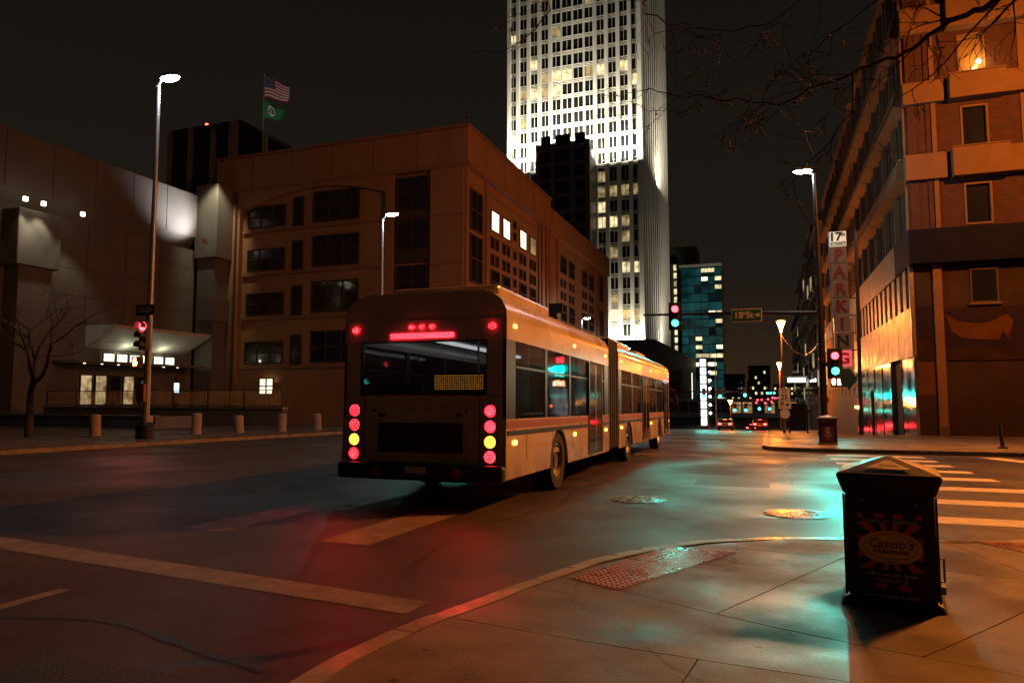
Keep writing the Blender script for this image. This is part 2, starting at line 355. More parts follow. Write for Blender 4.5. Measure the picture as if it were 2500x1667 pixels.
# tactile plates with domes
tact = mat('tactile_plate', (.24,.085,.05), .32, var=.2, scale=6, rvar=.1)
def tactile(c4, nu, nv, label):
    t = thing('tactile_plate', label, 'paving', (c4[0][0], c4[0][1], zpave(*c4[0])))
    P = lambda u, v: tuple((1-u)*(1-v)*c4[0][k] + u*(1-v)*c4[1][k] + u*v*c4[2][k] + (1-u)*v*c4[3][k] for k in (0,1))
    mb = MB(); v = []; f = []
    for i in range(7):
        for j in (0,1): x, y = P(i/6, j); v.append((x, y, zpave(x,y)+.009))
    for i in range(6): f.append((2*i, 2*i+2, 2*i+3, 2*i+1))
    mb.add(v, f).obj('plate', tact, t)
    d = MB()
    for i in range(nu):
        for j in range(nv):
            x, y = P((i+.5)/nu, (j+.5)/nv); d.lathe([(.017,-.002),(.014,.005),(.008,.007)], (x, y, zpave(x,y)+.009), 8)
    d.obj('domes', tact, t, smooth=True)['kind'] = 'stuff'
tactile([(-1.52,5.60),(-.97,7.16),(-.29,7.21),(-1.09,5.38)], 30, 9, 'reddish tactile plate with rows of domes in the pavement left of the near waste bin')
tactile([(1.98,8.59),(2.27,8.13),(4.3,8.55),(4.3,8.80)], 10, 26, 'reddish tactile plate at the kerb on the right behind the near waste bin')
# painted markings, each its own sheet just above the asphalt
marks = D.objects.new('road_markings', None); COL.objects.link(marks); marks['kind'] = 'structure'
def mark(poly, name='painted_bar', z=.004, pm=paint):
    mb = MB(); bm = bmesh.new(); vs = [bm.verts.new((x, y, 0)) for x, y in poly]; bm.faces.new(vs)
    for _ in range(3):
        e = [e for e in bm.edges if e.calc_length() > 2]
        if e: bmesh.ops.subdivide_edges(bm, edges=e, cuts=2, use_grid_fill=True)
    bmesh.ops.triangulate(bm, faces=bm.faces)
    for v in bm.verts: v.co.z = gz(v.co.y) + z
    bmesh.ops.recalc_face_normals(bm, faces=bm.faces)
    me = D.meshes.new(name); bm.to_mesh(me); bm.free(); me.materials.append(pm); o = D.objects.new(name, me); COL.objects.link(o); o.parent = marks
def rect(x0, x1, y0, y1, name='painted_bar', pm=paint): mark([(x0,y0),(x1,y0),(x1,y1),(x0,y1)], name, .004, pm)
for y in (10.3,12.3,14.3,16.25,18.05,19.75,21.4,23.0): rect(1.6, 4.15, y-.3, y+.3, 'crossing_bar')
mark([(-2.33,4.34),(-2.31,4.66),(-7.66,5.31),(-14,5.75),(-14,5.3),(-7.66,4.93)], 'stop_line', .004, worn)
for k in range(2): rect(-4.4-1.9*k, -3.8-1.9*k, 6.3+.1*k, 8.9+.1*k, 'crossing_bar', worn)
for k in range(3): rect(-5.1, -4.98, .9-9*k, 4.0-9*k, 'lane_dash', worn)
for x in (-5.0,-8.6,-12.2,-15.8):
    for y in range(38, 96, 9): rect(x-.06, x+.06, y, y+3, 'lane_dash')
for x in (-1.9,-.5,.9,-3.4,-5.0): rect(x-.35, x+.35, 21.2, 21.35, 'guide_dash')
mark([(5.6,23.6),(6.1,23.7),(7.4,19.4),(6.9,19.2)], 'stop_line'); mark([(6.9,19.2),(7.4,19.4),(9.5,19.4),(9.5,19.0)], 'stop_line')
rect(-11,-1.9, 30.6, 30.9, 'crossing_bar'); rect(-11,-1.9, 34.4, 34.7, 'crossing_bar')
# repairs in the carriageway: sealed cracks and cut-out patches
tar = mat('tar_seal', (.010,.010,.010), .5, spec=.3, var=.2, scale=6, bump=.2, bscale=40); patchm = mat('asphalt_patch', (.020,.019,.018), .5, var=.35, scale=2, bump=.5, bscale=90); wear(patchm, .004, .2, .5, 0, 60, .5)
rep = D.objects.new('road_repairs', None); COL.objects.link(rep); rep['kind'] = 'structure'
def seam(pts, w=.028):
    q = []; rs = random.Random(len(pts)*7+int(pts[0][0]*10))
    for a, b in zip(pts, pts[1:]):
        n = max(2, int(math.hypot(b[0]-a[0], b[1]-a[1])/.22))
        for k in range(n): t = k/n; q.append((a[0]+(b[0]-a[0])*t+rs.gauss(0,.018), a[1]+(b[1]-a[1])*t+rs.gauss(0,.018)))
    q.append(pts[-1]); mb = MB(); v = []; f = []
    for i, (x, y) in enumerate(q):
        x2, y2 = q[min(i+1,len(q)-1)]; x1, y1 = q[max(0,i-1)]; l = math.hypot(x2-x1,y2-y1) or 1; nx, ny = -(y2-y1)/l, (x2-x1)/l; ww = w*rs.uniform(.6,1.4)
        for s in (-1,1): v.append((x+nx*ww*s, y+ny*ww*s, gz(y+ny*ww*s)+.003))
    for i in range(len(q)-1): f.append((2*i,2*i+1,2*i+3,2*i+2))
    mb.add(v,f).obj('tar_seam', tar, rep)
for p in ([(-2.6,3.2),(-4.1,3.6),(-6.2,2.9),(-9.5,3.4)],[(-3.0,5.6),(-3.2,7.6),(-2.8,9.8),(-3.1,12)],[(-.5,9.4),(1.2,9.9),(3.0,9.6)],[(-1.2,12.6),(.6,12.2),(2.4,12.9),(6,12.5)],[(-8.4,1.5),(-8.2,4.2),(-8.6,7.5),(-8.3,13)],[(-12,6.5),(-9,7.2),(-6.5,6.9)],[(.4,14),(.2,17),(.6,20)],[(-1.5,27),(-1.4,33),(-1.7,40)]): seam(p)
for x0, x1, y0, y1 in ((-3.9,-2.7,2.0,3.0),(-8.0,-6.4,7.6,9.4),(-1.3,.0,13.2,15.0),(4.8,7.2,11.2,12.4),(-14.5,-11.8,9,11)):
    mb = MB(); n = 6; v = [(x0+(x1-x0)*i/n, y0+(y1-y0)*j/n, gz(y0+(y1-y0)*j/n)+.002) for j in range(n+1) for i in range(n+1)]
    mb.add(v, [(j*(n+1)+i, j*(n+1)+i+1, (j+1)*(n+1)+i+1, (j+1)*(n+1)+i) for j in range(n) for i in range(n)]).obj('asphalt_patch', patchm, rep)
# manhole covers
iron = mat('worn_iron', (.20,.17,.14), .27, .85, var=.4, scale=14, bump=.12, bscale=60, rvar=.10)
for (x, y, lab) in ((.33,10.16,'iron manhole cover shining beside the near waste bin'), (-1.88,10.82,'dull iron manhole cover in the middle of the crossing road')):
    t = thing('manhole_cover', lab, 'manhole', (x, y, gz(y)))
    MB().lathe([(.34,.002),(.34,.012),(.30,.014)], (x,y,gz(y)), 32).obj('cover', iron, t)
    MB().lathe([(.42,.002),(.42,.010),(.36,.012),(.355,.002)], (x,y,gz(y)), 32).obj('ring', kerbm if 0 else iron, t)
    pk = MB()
    for i in range(-3,4):
        for j in range(-3,4):
            if i*i+j*j < 12: pk.box(x+i*.08-.022, x+i*.08+.022, y+j*.08-.022, y+j*.08+.022, gz(y)+.0142, gz(y)+.021)
    pk.obj('studs', iron, t)['kind'] = 'stuff'; t.rotation_euler = (-.0135,0,0)
# far right pavement and the left plaza
fp = sheet('pavement', lambda y: (0.1 if y > 26 else (0.1 if y > 25 else .9), 200), concrete, [24.6,25.2,26,27,39,52,66,100,160,300], .12)
kerbs([(60,24.45),(12,24.45),(2,24.45),(.9,24.5),(.2,24.9),(-.05,25.6),(-.05,39),(-.05,52),(-.05,66),(-.05,100)][::-1], lambda x,y: gz(y)+.12, fp, 3.0)
lp = sheet('plaza', lambda y: (-300, -20.2), concrete, [13,15,27,39,52,66,100,160,300], .12)
kerbs([(-20.0,13),(-20.0,27),(-20.0,52),(-20.0,100)], lambda x,y: gz(y)+.12, lp, 3.0)
# brick strip by the far bin
bm_ = mat('brick_paver', (.17,.12,.09), .5, var=.3, scale=8)
for i in range(9):
    for j in range(4): B(fp, 'paver', bm_, .45+i*.3, .73+i*.3, 24.95+j*.28, 25.21+j*.28, gz(25)+.10, gz(25.5)+.131)

# ------------------------------------------------------------------ waste bins
red_p = mat('poster_red', (.62,.09,.04), .5, var=.1); yel_p = mat('poster_yellow', (.90,.56,.06), .5, var=.08); pos_k = mat('poster_black', (.015,.014,.013), .45, var=.1)
ink = mat('poster_ink', (.10,.02,.05), .5, var=0); pale = mat('poster_pale', (.75,.7,.62), .5, var=0)
def bin_body(t):
    MB().frustum(0,0,0,.335,.335,.075,.30,.30).obj('base', black, t, bevel=.025, seg=3)
    MB().frustum(0,0,.075,.288,.288,.80,.278,.278).obj('body', black, t, bevel=.035, seg=3)
    MB().frustum(0,0,.775,.284,.284,.925,.335,.335).obj('hood', black, t, bevel=.022, seg=3)
    MB().frustum(0,0,.925,.335,.335,1.035,.02,.02).obj('roof', black, t, bevel=.022, seg=3)
    for sx in (-1,1):
        MB().box(sx*.278-.014*(sx<0)-.0, sx*.278+.014*(sx>0), -.29, -.275, .08, .78).obj('corner_post', black, t)
    for sx in (-.17,.17): MB().lathe([(.008,0),(.008,.006)], (sx,-.2845,.735), 10, 'y').obj('rivet', grey, t)
    h = MB(); h.tube([(.302,-.05,.34),(.325,-.05,.34),(.325,-.05,.18),(.302,-.05,.18)], .008, 6); h.box(.296,.33,-.09,-.01,.10,.15).obj('latch', grey, t)
def tri_plate(t, word):
    a = math.atan2(.110,.315); 
    pl = MB().prism([(-.15,0),(.15,0),(.02,.155),(-.02,.155)], 'z', 0, .007).obj('lid_plate', white, t, bevel=.004)
    pl.location = (0,-.27,.956); pl.rotation_euler = (a,0,0)
    o = letters(pl, 'lid_word', word, .045, MATS.get('poster_ink'), (0,.062,.0078), (0,0,0), depth=.0006)
    MB().box(-.12,-.03,.012,.020,.0072,.0082).obj('lid_mark', MATS['poster_ink'], pl)
def sheet_poster(t, w, z0, z1, m): return MB().box(-w/2, w/2, -.296, -.2895, z0, z1).obj('poster', m, t)
t = thing('waste_bin', 'large black waste bin with a steakhouse poster standing on the near pavement', 'bin', (.82,5.87,zpave(.82,5.87)-.012), (0,0,R(-8.7)), 'street waste bins', world=False)
bin_body(t); tri_plate(t, 'Waste')
po = sheet_poster(t, .42, .065, .665, pos_k)
def ray_poly(a0, a1, cx, cz, w0, w1, z0, z1):     # one ray of the sunburst cut to the poster's rectangle
    p = [(cx,cz)] + [(cx+2*math.cos(a0+(a1-a0)*k/4), cz+2*math.sin(a0+(a1-a0)*k/4)) for k in range(5)]
    for a, b in (((w0,z0),(w1,z0)),((w1,z0),(w1,z1)),((w1,z1),(w0,z1)),((w0,z1),(w0,z0))): p = clip(p, a, b, 1) if len(p) > 2 else p
    return p
for k in range(12):
    a0 = R(k*30+9); a1 = a0 + R(14)
    for z0, z1 in ((.625,.66),(.275,.595),(.14,.18)):
        q = ray_poly(a0, a1, 0, .43, -.2, .2, z0, z1)
        if len(q) > 2:
            ar = abs(sum(q[i][0]*q[(i+1)%len(q)][1]-q[(i+1)%len(q)][0]*q[i][1] for i in range(len(q))))
            if ar > 2e-4: MB().prism(q, 'y', -.2985, -.2955).obj('sunburst_ray', red_p, po)
def ell(rx, rz, cz, y0, y1, m, nm, hole=None):
    P = [(rx*math.cos(2*math.pi*k/36), cz+rz*math.sin(2*math.pi*k/36)) for k in range(36)]
    if not hole: MB().prism(P, 'y', y0, y1).obj(nm, m, po)
    else:
        Q = [((rx-hole)*math.cos(2*math.pi*k/36), cz+(rz-hole)*math.sin(2*math.pi*k/36)) for k in range(36)]
        mb = MB(); v = [(a,y0,b) for a,b in P]+[(a,y0,b) for a,b in Q]; mb.add(v, [(i,(i+1)%36,36+(i+1)%36,36+i) for i in range(36)]).obj(nm, m, po)
ell(.198,.112,.43,-.301,-.2985,yel_p,'badge'); ell(.170,.088,.435,-.3015,-.3012,ink,'badge_ring',.004)
letters(po,'lettering',"Cascio's",.085,ink,(0,-.3022,.452),depth=.001,bold=.0012,shear=.25)
letters(po,'lettering','STEAKHOUSE',.036,ink,(0,-.3022,.398),depth=.001,bold=.0008)
letters(po,'lettering','ESTABLISHED',.017,ink,(0,-.3022,.333),depth=.001)
letters(po,'lettering',"Omaha's  #1  Steakhouse",.033,pale,(0,-.2992,.608),depth=.001)
letters(po,'lettering','1620 South 10th Street',.034,pale,(0,-.2992,.243),depth=.001)
letters(po,'lettering','402-345-8313',.036,pale,(0,-.2992,.203),depth=.001)
letters(po,'lettering','Just a Mile Down the Road',.030,pale,(0,-.2992,.098),depth=.001)
y2 = 27.4
t2 = thing('waste_bin', 'black waste bin with a purple poster on the far corner by the signal pole', 'bin', (1.98,y2,gz(y2)+.12), (0,0,R(-3)), 'street waste bins', world=False)
bin_body(t2); tri_plate(t2, 'Waste')
po = sheet_poster(t2, .40, .10, .66, mat('poster_purple', (.10,.03,.13), .5, var=.15))
g2 = mat('poster_white', (.7,.66,.7), .5, var=0)
for a0, a1 in ((35,150),(170,200),(215,330)):
    P = [(.10*math.cos(R(a0+(a1-a0)*k/8)), .50+.10*math.sin(R(a0+(a1-a0)*k/8))) for k in range(9)] + [(.06*math.cos(R(a1+(a0-a1)*k/8)), .50+.06*math.sin(R(a1+(a0-a1)*k/8))) for k in range(9)]
    MB().prism(P, 'y', -.2985, -.2955).obj('emblem', g2, po)
MB().prism([(.035*math.cos(k*math.pi/6), .50+.035*math.sin(k*math.pi/6)) for k in range(12)], 'y', -.2985, -.2955).obj('emblem', g2, po)
for k, z in enumerate((.35,.31,.27)): MB().box(-.12+.02*k, .12-.02*k, -.2985, -.2955, z, z+.014).obj('text_line', pale, po)
MB().prism([(.03*math.cos(k*math.pi/5), .19+.03*math.sin(k*math.pi/5)) for k in range(10)], 'y', -.2985, -.2955).obj('emblem', red_p, po)
# ------------------------------------------------------------------ buildings
darkglass = glass('dark_window_glass', (.012,.013,.014), .05)
brownglass = glass('brown_window_glass', (.03,.022,.015), .08)
frame_m = mat('window_frame', (.10,.09,.08), .4, .3, var=.1)
litA = glow('lit_room_warm', (1,.83,.45), .9, .6, .45); litB = glow('lit_room_pale', (1,.93,.66), 1.5, .4, .6); litC = glow('lit_room_dim', (1,.75,.35), .28, .7, .5)
def bars(x0,x1,y0,y1,z0,z1,ax,w,cols=1,rows=1):      # a window frame in the plane normal to ax
    mb = MB()
    if ax == 'y': 
        a0, a1 = x0, x1; mk = lambda p,q,r,s: mb.box(p,q,y0,y1,r,s)
    else: 
        a0, a1 = y0, y1; mk = lambda p,q,r,s: mb.box(x0,x1,p,q,r,s)
    mk(a0,a0+w,z0,z1); mk(a1-w,a1,z0,z1); mk(a0+w,a1-w,z0,z0+w); mk(a0+w,a1-w,z1-w,z1)
    for k in range(1,cols): c = a0+(a1-a0)*k/cols; mk(c-w/2,c+w/2,z0+w,z1-w)
    for k in range(1,rows): c = z0+(z1-z0)*k/rows; mk(a0+w,a1-w,c-w/2,c+w/2)
    return mb
def win_y(p, x0,x1,y,z0,z1, gm, fm=None, w=.12, cols=1, rows=1, d=.14):    # window on a wall that faces -y
    f = bars(x0,x1,y-d,y+.02,z0,z1,'y',w,cols,rows).obj('window', fm or frame_m, p)
    MB().box(x0+w*.5,x1-w*.5,y-d*.45,y-d*.35,z0+w*.5,z1-w*.5).obj('pane', gm, f); return f
def win_x(p, x,y0,y1,z0,z1, gm, fm=None, w=.12, cols=1, rows=1, d=.14, s=1):   # window on a wall that faces +x (s=1) or -x
    a, b = sorted((x-.02*s, x+d*s)); f = bars(a,b,y0,y1,z0,z1,'x',w,cols,rows).obj('window', fm or frame_m, p)
    a, b = sorted((x+d*.35*s, x+d*.45*s)); MB().box(a,b,y0+w*.5,y1-w*.5,z0+w*.5,z1-w*.5).obj('pane', gm, f); return f

# --- the floodlit skyscraper
stone = mat('pale_granite', (.58,.55,.49), .65, var=.12, scale=.35, streak=.25)
back_w = mat('curtain_wall_metal', (.05,.045,.04), .5, .4, var=.2)
tw = thing('skyscraper', 'tall floodlit white skyscraper with vertical piers rising in the centre', 'skyscraper', (-62,235,gz(235)))
TX0, TX1, TY0, TY1, ZS = -86.4, -37.5, 235.0, 300.0, 80.6
B(tw, 'core', back_w, TX0+.6, TX1-.55, TY0+.6, TY1, gz(235), 182)
bay = (TX1-TX0)/12.; FH = 5.35
zlow = [20.6 + FH*k for k in range(11)]; zup = [ZS + FH*k for k in range(19)]
def pier(x0,x1,z0,z1,y=TY0-.55): B(tw, 'pier', stone, x0, x1, y, TY0+.6, z0, z1)
for i in range(13):
    c = TX0 + bay*i; w = 1.32 if i in (0,1,2,3,4,8,9,10,11,12) else .7
    x0, x1 = max(TX0, c-w/2), min(TX1, c+w/2)
    if i == 0: x1 = TX0+1.3
    if i == 12: x0 = TX1-1.6
    pier(x0, x1, ZS, 180, TY0-.55 if w > 1 else TY0+.15)
    pier(x0, x1, gz(235)+21.5 if i > 5 else 20, ZS+1.6, TY0-.95)
for zs, zz in ((zlow,'l'),(zup,'u')):
    for z in zs:
        if z > 160: break
        for k, (h0, h1) in enumerate(((.05,.22),(.60,.72),(1.14,1.34))):
            B(tw, 'spandrel_rail', stone, TX0+.2, TX1-.2, TY0+.22-.05*k, TY0+.62, z+h0, z+h1)
        lit_row = rnd.random()
        for i in range(12):
            if zz == 'l' and i < 5: continue
            c0, c1 = TX0+bay*i+.68, TX0+bay*(i+1)-.68
            if 4 <= i <= 6: c0 -= .45; c1 += .45
            pl = .10 + (.35 if lit_row > .68 else 0) + (.22 if zz == 'l' else 0) + (.15 if 4 <= i <= 7 and z > 100 else 0)
            r = rnd.random(); m = darkglass if r > pl else rnd.choice((litA, litC, litC, litA))
            B(tw, 'window', m, c0, c1, TY0+.36, TY0+.5, z+1.5, z+FH-.25)
            B(tw, 'mullion', stone, (c0+c1)/2-.08, (c0+c1)/2+.08, TY0+.2, TY0+.52, z+1.5, z+FH-.25)
for k in range(13):                                   # the flank along the street: close-set piers
    y = TY0 + 1.2 + k*5.2
    B(tw, 'pier', stone, TX1-.6, TX1+.16, y-1.1, y+1.1, ZS, 180); B(tw, 'pier', stone, TX1-.6, TX1+.3, y-.9, y+.9, 20.5, ZS+1.6)
for z in [20.6+FH*k for k in range(26)]:
    for h0, h1 in ((.05,.35),(1.0,1.35)): B(tw, 'spandrel_rail', stone, TX1-.6, TX1-.35, TY0+.7, TY1, z+h0, z+h1)
# projecting dark bay in front of the shaft
B(tw, 'bay_block', back_w, -70.5, -53.5, 222, TY0-1, 20, 84.5)
bronze = mat('bay_granite', (.20,.19,.18), .55, var=.15, scale=.5)
for x in (-70.5,-65.4,-58.6,-53.5): B(tw, 'pier', bronze, x-.8, x+.8, 221.3, 222.5, 20, 86.2)
for k in range(13):
    z = 20.6+FH*k
    B(tw, 'spandrel_rail', bronze, -70.5, -53.5, 221.6, 222.1, z-.55, z+.15); B(tw, 'spandrel_rail', stone, -70, -54, 221.7, 222.12, z-.95, z-.78)
    for a, b in ((-69.7,-66.2),(-64.6,-59.4),(-57.8,-54.3)): B(tw, 'window', darkglass, a, b, 221.85, 222.05, z+.3, z+FH-1.1)
B(tw, 'podium', mat('podium_stone', (.10,.095,.085), .6, var=.2), -90, -30, 205, 330, gz(300), 18.2)
for k in range(13): B(tw, 'flood_lamp', grey, TX0+2+k*3.75-.35, TX0+2+k*3.75+.35, TY0-3.1, TY0-2.5, ZS+1.0, ZS+1.5)
FW = (1,.91,.70)
for k in range(3): lamp(tw, 'floodlight', 'AREA', (TX0+8+16.4*k, TY0-6.0, ZS+(6.8 if k == 1 else 1.9)), 30000, FW, 15, (TX0+8+16.4*k, TY0+3, ZS+42), sy=.9)
lamp(tw, 'floodlight', 'AREA', (TX1+3.4, TY0+32, ZS+1.9), 42000, FW, .9, (TX1-3.5, TY0+32, ZS+30), sy=60)
for k in range(2): lamp(tw, 'floodlight', 'AREA', (-43+k*-9, TY0-3.0, 19.2), 9000, FW, 9, (-43+k*-9, TY0+1.5, 42), sy=.6)
lamp(tw, 'floodlight', 'AREA', (TX1+2.8, TY0+32, 19.2), 26000, FW, .6, (TX1-1.5, TY0+32, 38), sy=60)

# --- teal glass tower and the grey slab behind it
teal = mat('teal_glass', (.02,.10,.11), .12, .3, var=.25, scale=.2)
tealglow = glow('teal_pane_glow', (.01,.10,.105), .30, .8, .12)  # dim emission put into the teal panes so they show in the dark
gt = thing('glass_tower', 'teal glass office tower with scattered lit floors beside the skyscraper', 'tower', (-27,330,gz(330)))
B(gt, 'core', teal, -36.2, -18.2, 330, 352, gz(330), 61); B(gt, 'roof_edge', stone, -36.8, -17.8, 329.5, 352.5, 61, 62.2)
for k in range(16):
    z = -2 + k*3.9
    for i in range(6):
        x = -36+i*3.0; r = rnd.random()
        m = litA if (r < .16 or k in (5,)) and i > 1 else (litB if r < .22 and i > 1 else (tealglow if r < .9 else teal))
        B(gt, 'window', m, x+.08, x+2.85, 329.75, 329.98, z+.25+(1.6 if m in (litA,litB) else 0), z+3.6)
    B(gt, 'floor_band', teal, -36.2, -18.2, 329.7, 330, z-.12, z+.12)
gs = thing('office_block', 'grey slab with one column of lit stair windows behind the teal tower', 'building', (-34,356,gz(330)))
B(gs, 'wall', mat('grey_render', (.16,.18,.18), .7, var=.15), -45, -31, 354, 372, gz(330), 76)
B(gs, 'stair_wall', MATS['grey_render'], -42.2, -39.3, 344, 356, gz(330), 66)
for k in range(16): B(gs, 'window', litA if rnd.random() > .2 else litC, -40.9, -39.6, 343.7, 343.98, 4+k*3.9, 6.6+k*3.9)

# --- the reddish building on the far left corner: curved cornice, blank parapet, deep windows
adobe = mat('ochre_precast', (.37,.20,.092), .8, spec=.2, var=.16, scale=.5, bump=.15, bscale=12, streak=.3)
adobe2 = mat('ochre_trim', (.30,.155,.085), .7, var=.12, scale=.6)
recess = mat('bronze_panel', (.07,.04,.024), .75, var=.12)
ob = thing('courts_building', 'ochre precast building with a blank parapet and arched bay on the left corner', 'building', (-42,61,gz(61)))
OX = -27.0
B(ob, 'wall', adobe, -57, OX, 61.6, 88.3, gz(88)-1, 24); 
MB().box(-57,OX+.55,61.05,88.6,24,27.6).obj('parapet', adobe, ob, bevel=.12)
B(ob, 'cornice_line', adobe2, -57, OX+.75, 60.85, 88.6, 23.7, 24.05); B(ob, 'coping', adobe2, -57.2, OX+.7, 60.9, 88.8, 27.6, 27.85)
# front facade, built around the arched bay
arc = [(-53.5,-1.5)] + [(-53.5+18.0*k/18, 21.6+3.0*math.sin(math.pi*(.12+.70*k/18))) for k in range(19)] + [(-35.5,-1.5)]
def strip(xa, xb, za_fn, zb):                          # wall above the arch in slices
    mb = MB(); n = 18
    for k in range(n):
        a = xa+(xb-xa)*k/n; b = xa+(xb-xa)*(k+1)/n; za, zb2 = za_fn(a), za_fn(b)
        mb.prism([(a,za),(b,zb2),(b,zb),(a,zb)], 'y', 61.0, 61.62)
    return mb
fa = lambda x: 21.6+3.0*math.sin(math.pi*(.12+.70*(x+53.5)/18))-1.2
strip(-53.5,-35.5,fa,24).obj('arch_wall', adobe, ob)
B(ob, 'wall_pier', adobe, -57, -53.5, 61, 61.6, -2, 24); B(ob, 'wall_pier', adobe, -35.5, -34.6, 61, 61.6, -2, 24); B(ob, 'corner_pier', adobe, -30.5, OX, 61, 61.6, -2, 24)
B(ob, 'lower_wall', adobe, -53.5, -35.5, 61.0, 61.6, -2, 3.0)
for z in (5.0, 10.2, 15.0, 19.7):
    h = 3.3
    win_y(ob, -44.4,-38.8,61.6,z,z+h, rnd.choice((brownglass,darkglass)), recess, .14, 3, 2); win_y(ob, -46.9,-45.6,61.6,z-.2,z+h-.3, brownglass, recess, .12)
    win_y(ob, -52.8,-47.9,61.6,z,z+h-.9, brownglass, recess, .14, 3, 2)
    B(ob, 'bay_sill', adobe2, -53.4,-35.6, 61.3, 61.62, z-.55, z-.25)
for z0, z1 in ((19.9,23.3),(15.9,18.9),(11.2,14.4),(6.2,9.4),(1.5,4.6)):
    win_y(ob, -34.3,-30.8,61.35,z0,z1, brownglass, recess, .12, 2, 2, .25); B(ob, 'spandrel_panel', recess, -34.6,-30.5,61.25,61.6,z0-1.2,z0-.1)
win_y(ob, -50.3,-48.4,61.0,1.7,3.5, litB, adobe2, .14, 2, 2)
# flank along the street
for z0, z1 in ((17.9,22.0),(12.7,17.5),(6.5,11.5)):
    win_x(ob, OX, 62.6, 65.6, z0, z1, darkglass, recess, .16, 2, 2, .2)
for (a,b) in ((68.2,70.7),(71.7,74.1),(77.4,79.9),(81.2,83.6)):
    lit = litB if a < 80 else litC
    win_x(ob, OX, a, b, 19.0, 21.3, lit, recess, .12, 1, 1, .12)
    for z in (12.4, 6.6): win_x(ob, OX, a, b, z, z+2.5, darkglass, recess, .14, 1, 2, .12)
    for z in (15.3,17.1,9.4):
        for s in (0,1.4): win_x(ob, OX, a+s, a+s+.9, z, z+1.25, darkglass, recess, .1, 1, 1, .1)
for z in (19.4,20.8,15.4,17.2,12.6,14.0): win_x(ob, OX, 75.3, 76.2, z, z+1.0, darkglass, recess, .1, 1, 1, .1)
for y in (61.7,66.9,84.9,88.2): B(ob, 'pilaster', adobe2, OX-.1, OX+.22, y-.35, y+.35, -2, 23.7)
for z in (22.6, 11.9): B(ob, 'string_course', adobe2, OX-.1, OX+.12, 67.3, 84.5, z, z+.22)
ob2 = thing('courts_building', 'second ochre block with small square windows behind the arched building', 'building', (-42,107,gz(107)))
B(ob2, 'wall', adobe, -57, OX, 88.9, 126, gz(126)-1, 23.4); MB().box(-57,OX+.5,88.9,126.3,23.4,26.8).obj('parapet', adobe, ob2, bevel=.12)
for a in (95,99.5,107.5,112):
    for z in (19.0,12.2,5.6): win_x(ob2, OX, a, a+3.1, z, z+2.5, darkglass, recess, .15, 1, 2, .12)
    for z in (15.2,17.0,8.8,10.4):
        for s in (0,1.7): win_x(ob2, OX, a+s, a+s+1.1, z, z+1.2, brownglass, recess, .12, 1, 1, .1)
for z in (18.2,12.0,5.0): win_x(ob2, OX, 119.5, 122.5, z, z+4.4, darkglass, recess, .2, 2, 2, .15)
for y in (89.3,93.2,117.2,125.6): B(ob2, 'pilaster', adobe2, OX-.1, OX+.22, y-.4, y+.4, -4, 23.2)
for z in (8.4,13.6,18.4):
    B(ob, 'wall_joint', recess, OX-.1, OX+.012, 66.9, 84.9, z, z+.05); B(ob, 'wall_joint', recess, -30.4, OX+.012, 60.985, 61.2, z+.6, z+.65)
for x in (-52,-47,-42,-37,-32): B(ob, 'parapet_joint', recess, x-.02, x+.02, 61.03, 61.3, 24.1, 27.55)
for y in (66,71,76,81,86): B(ob, 'parapet_joint', recess, OX+.4, OX+.565, y-.02, y+.02, 24.1, 27.55)
MB().tube([(OX+.2,85.6,23.6),(OX+.2,85.6,gz(85))], .11, 8).obj('downpipe', recess, ob); MB().tube([(-53.9,60.85,23.6),(-53.9,60.85,-1)], .10, 8).obj('downpipe', recess, ob)
cm = thing('security_camera', 'little camera on a bent arm on the parapet corner of the ochre building', 'camera', (-27.2,61.4,27.85))
MB().tube([(-27.2,61.4,27.8),(-27.0,61.2,28.5),(-26.8,61.0,28.75),(-26.6,60.9,28.6)], .05, 6).obj('arm', adobe2, cm); MB().ball((-26.6,60.9,28.4), .16).obj('dome', dkmetal, cm, True)

# --- dark glass office block behind with pale fins and a red beacon
go = thing('office_block', 'dark glass office block with pale vertical fins and a red beacon on the roof', 'building', (-84,96,gz(96)))
B(go, 'wall', glass('black_curtain_glass', (.008,.009,.010), .12), -94, -79.5, 90, 116, gz(96), 45.8)
B(go, 'roof_edge', mat('black_metal', (.02,.02,.02), .5, .3), -94.2, -79.3, 89.8, 116, 45.8, 46.4)
fin = mat('pale_fin', (.42,.38,.32), .5, .2, var=.1)
for x in (-93.8,-89.3,-84.6,-80.9,-80.1): B(go, 'fin', fin, x-.32, x+.05, 89.4, 90, 22, 46.2); B(go, 'fin', fin, x+.12, x+.38, 89.5, 90, 22, 46.2)
for y in (96,108): B(go, 'fin', fin, -79.5, -79.0, y-.3, y+.3, 22, 46.2)
for k in range(10): B(go, 'floor_line', MATS['black_metal'], -94.05, -79.45, 89.9, 116, 24+k*2.3, 24.15+k*2.3)
MB().ball((-87.3,91,47.0), .26).obj('beacon', glow('red_beacon', (1,.06,.03), 14), go, True); MB().tube([(-81,90.5,46),(-81,90.5,48)], .06, 6).obj('mast', grey, go)

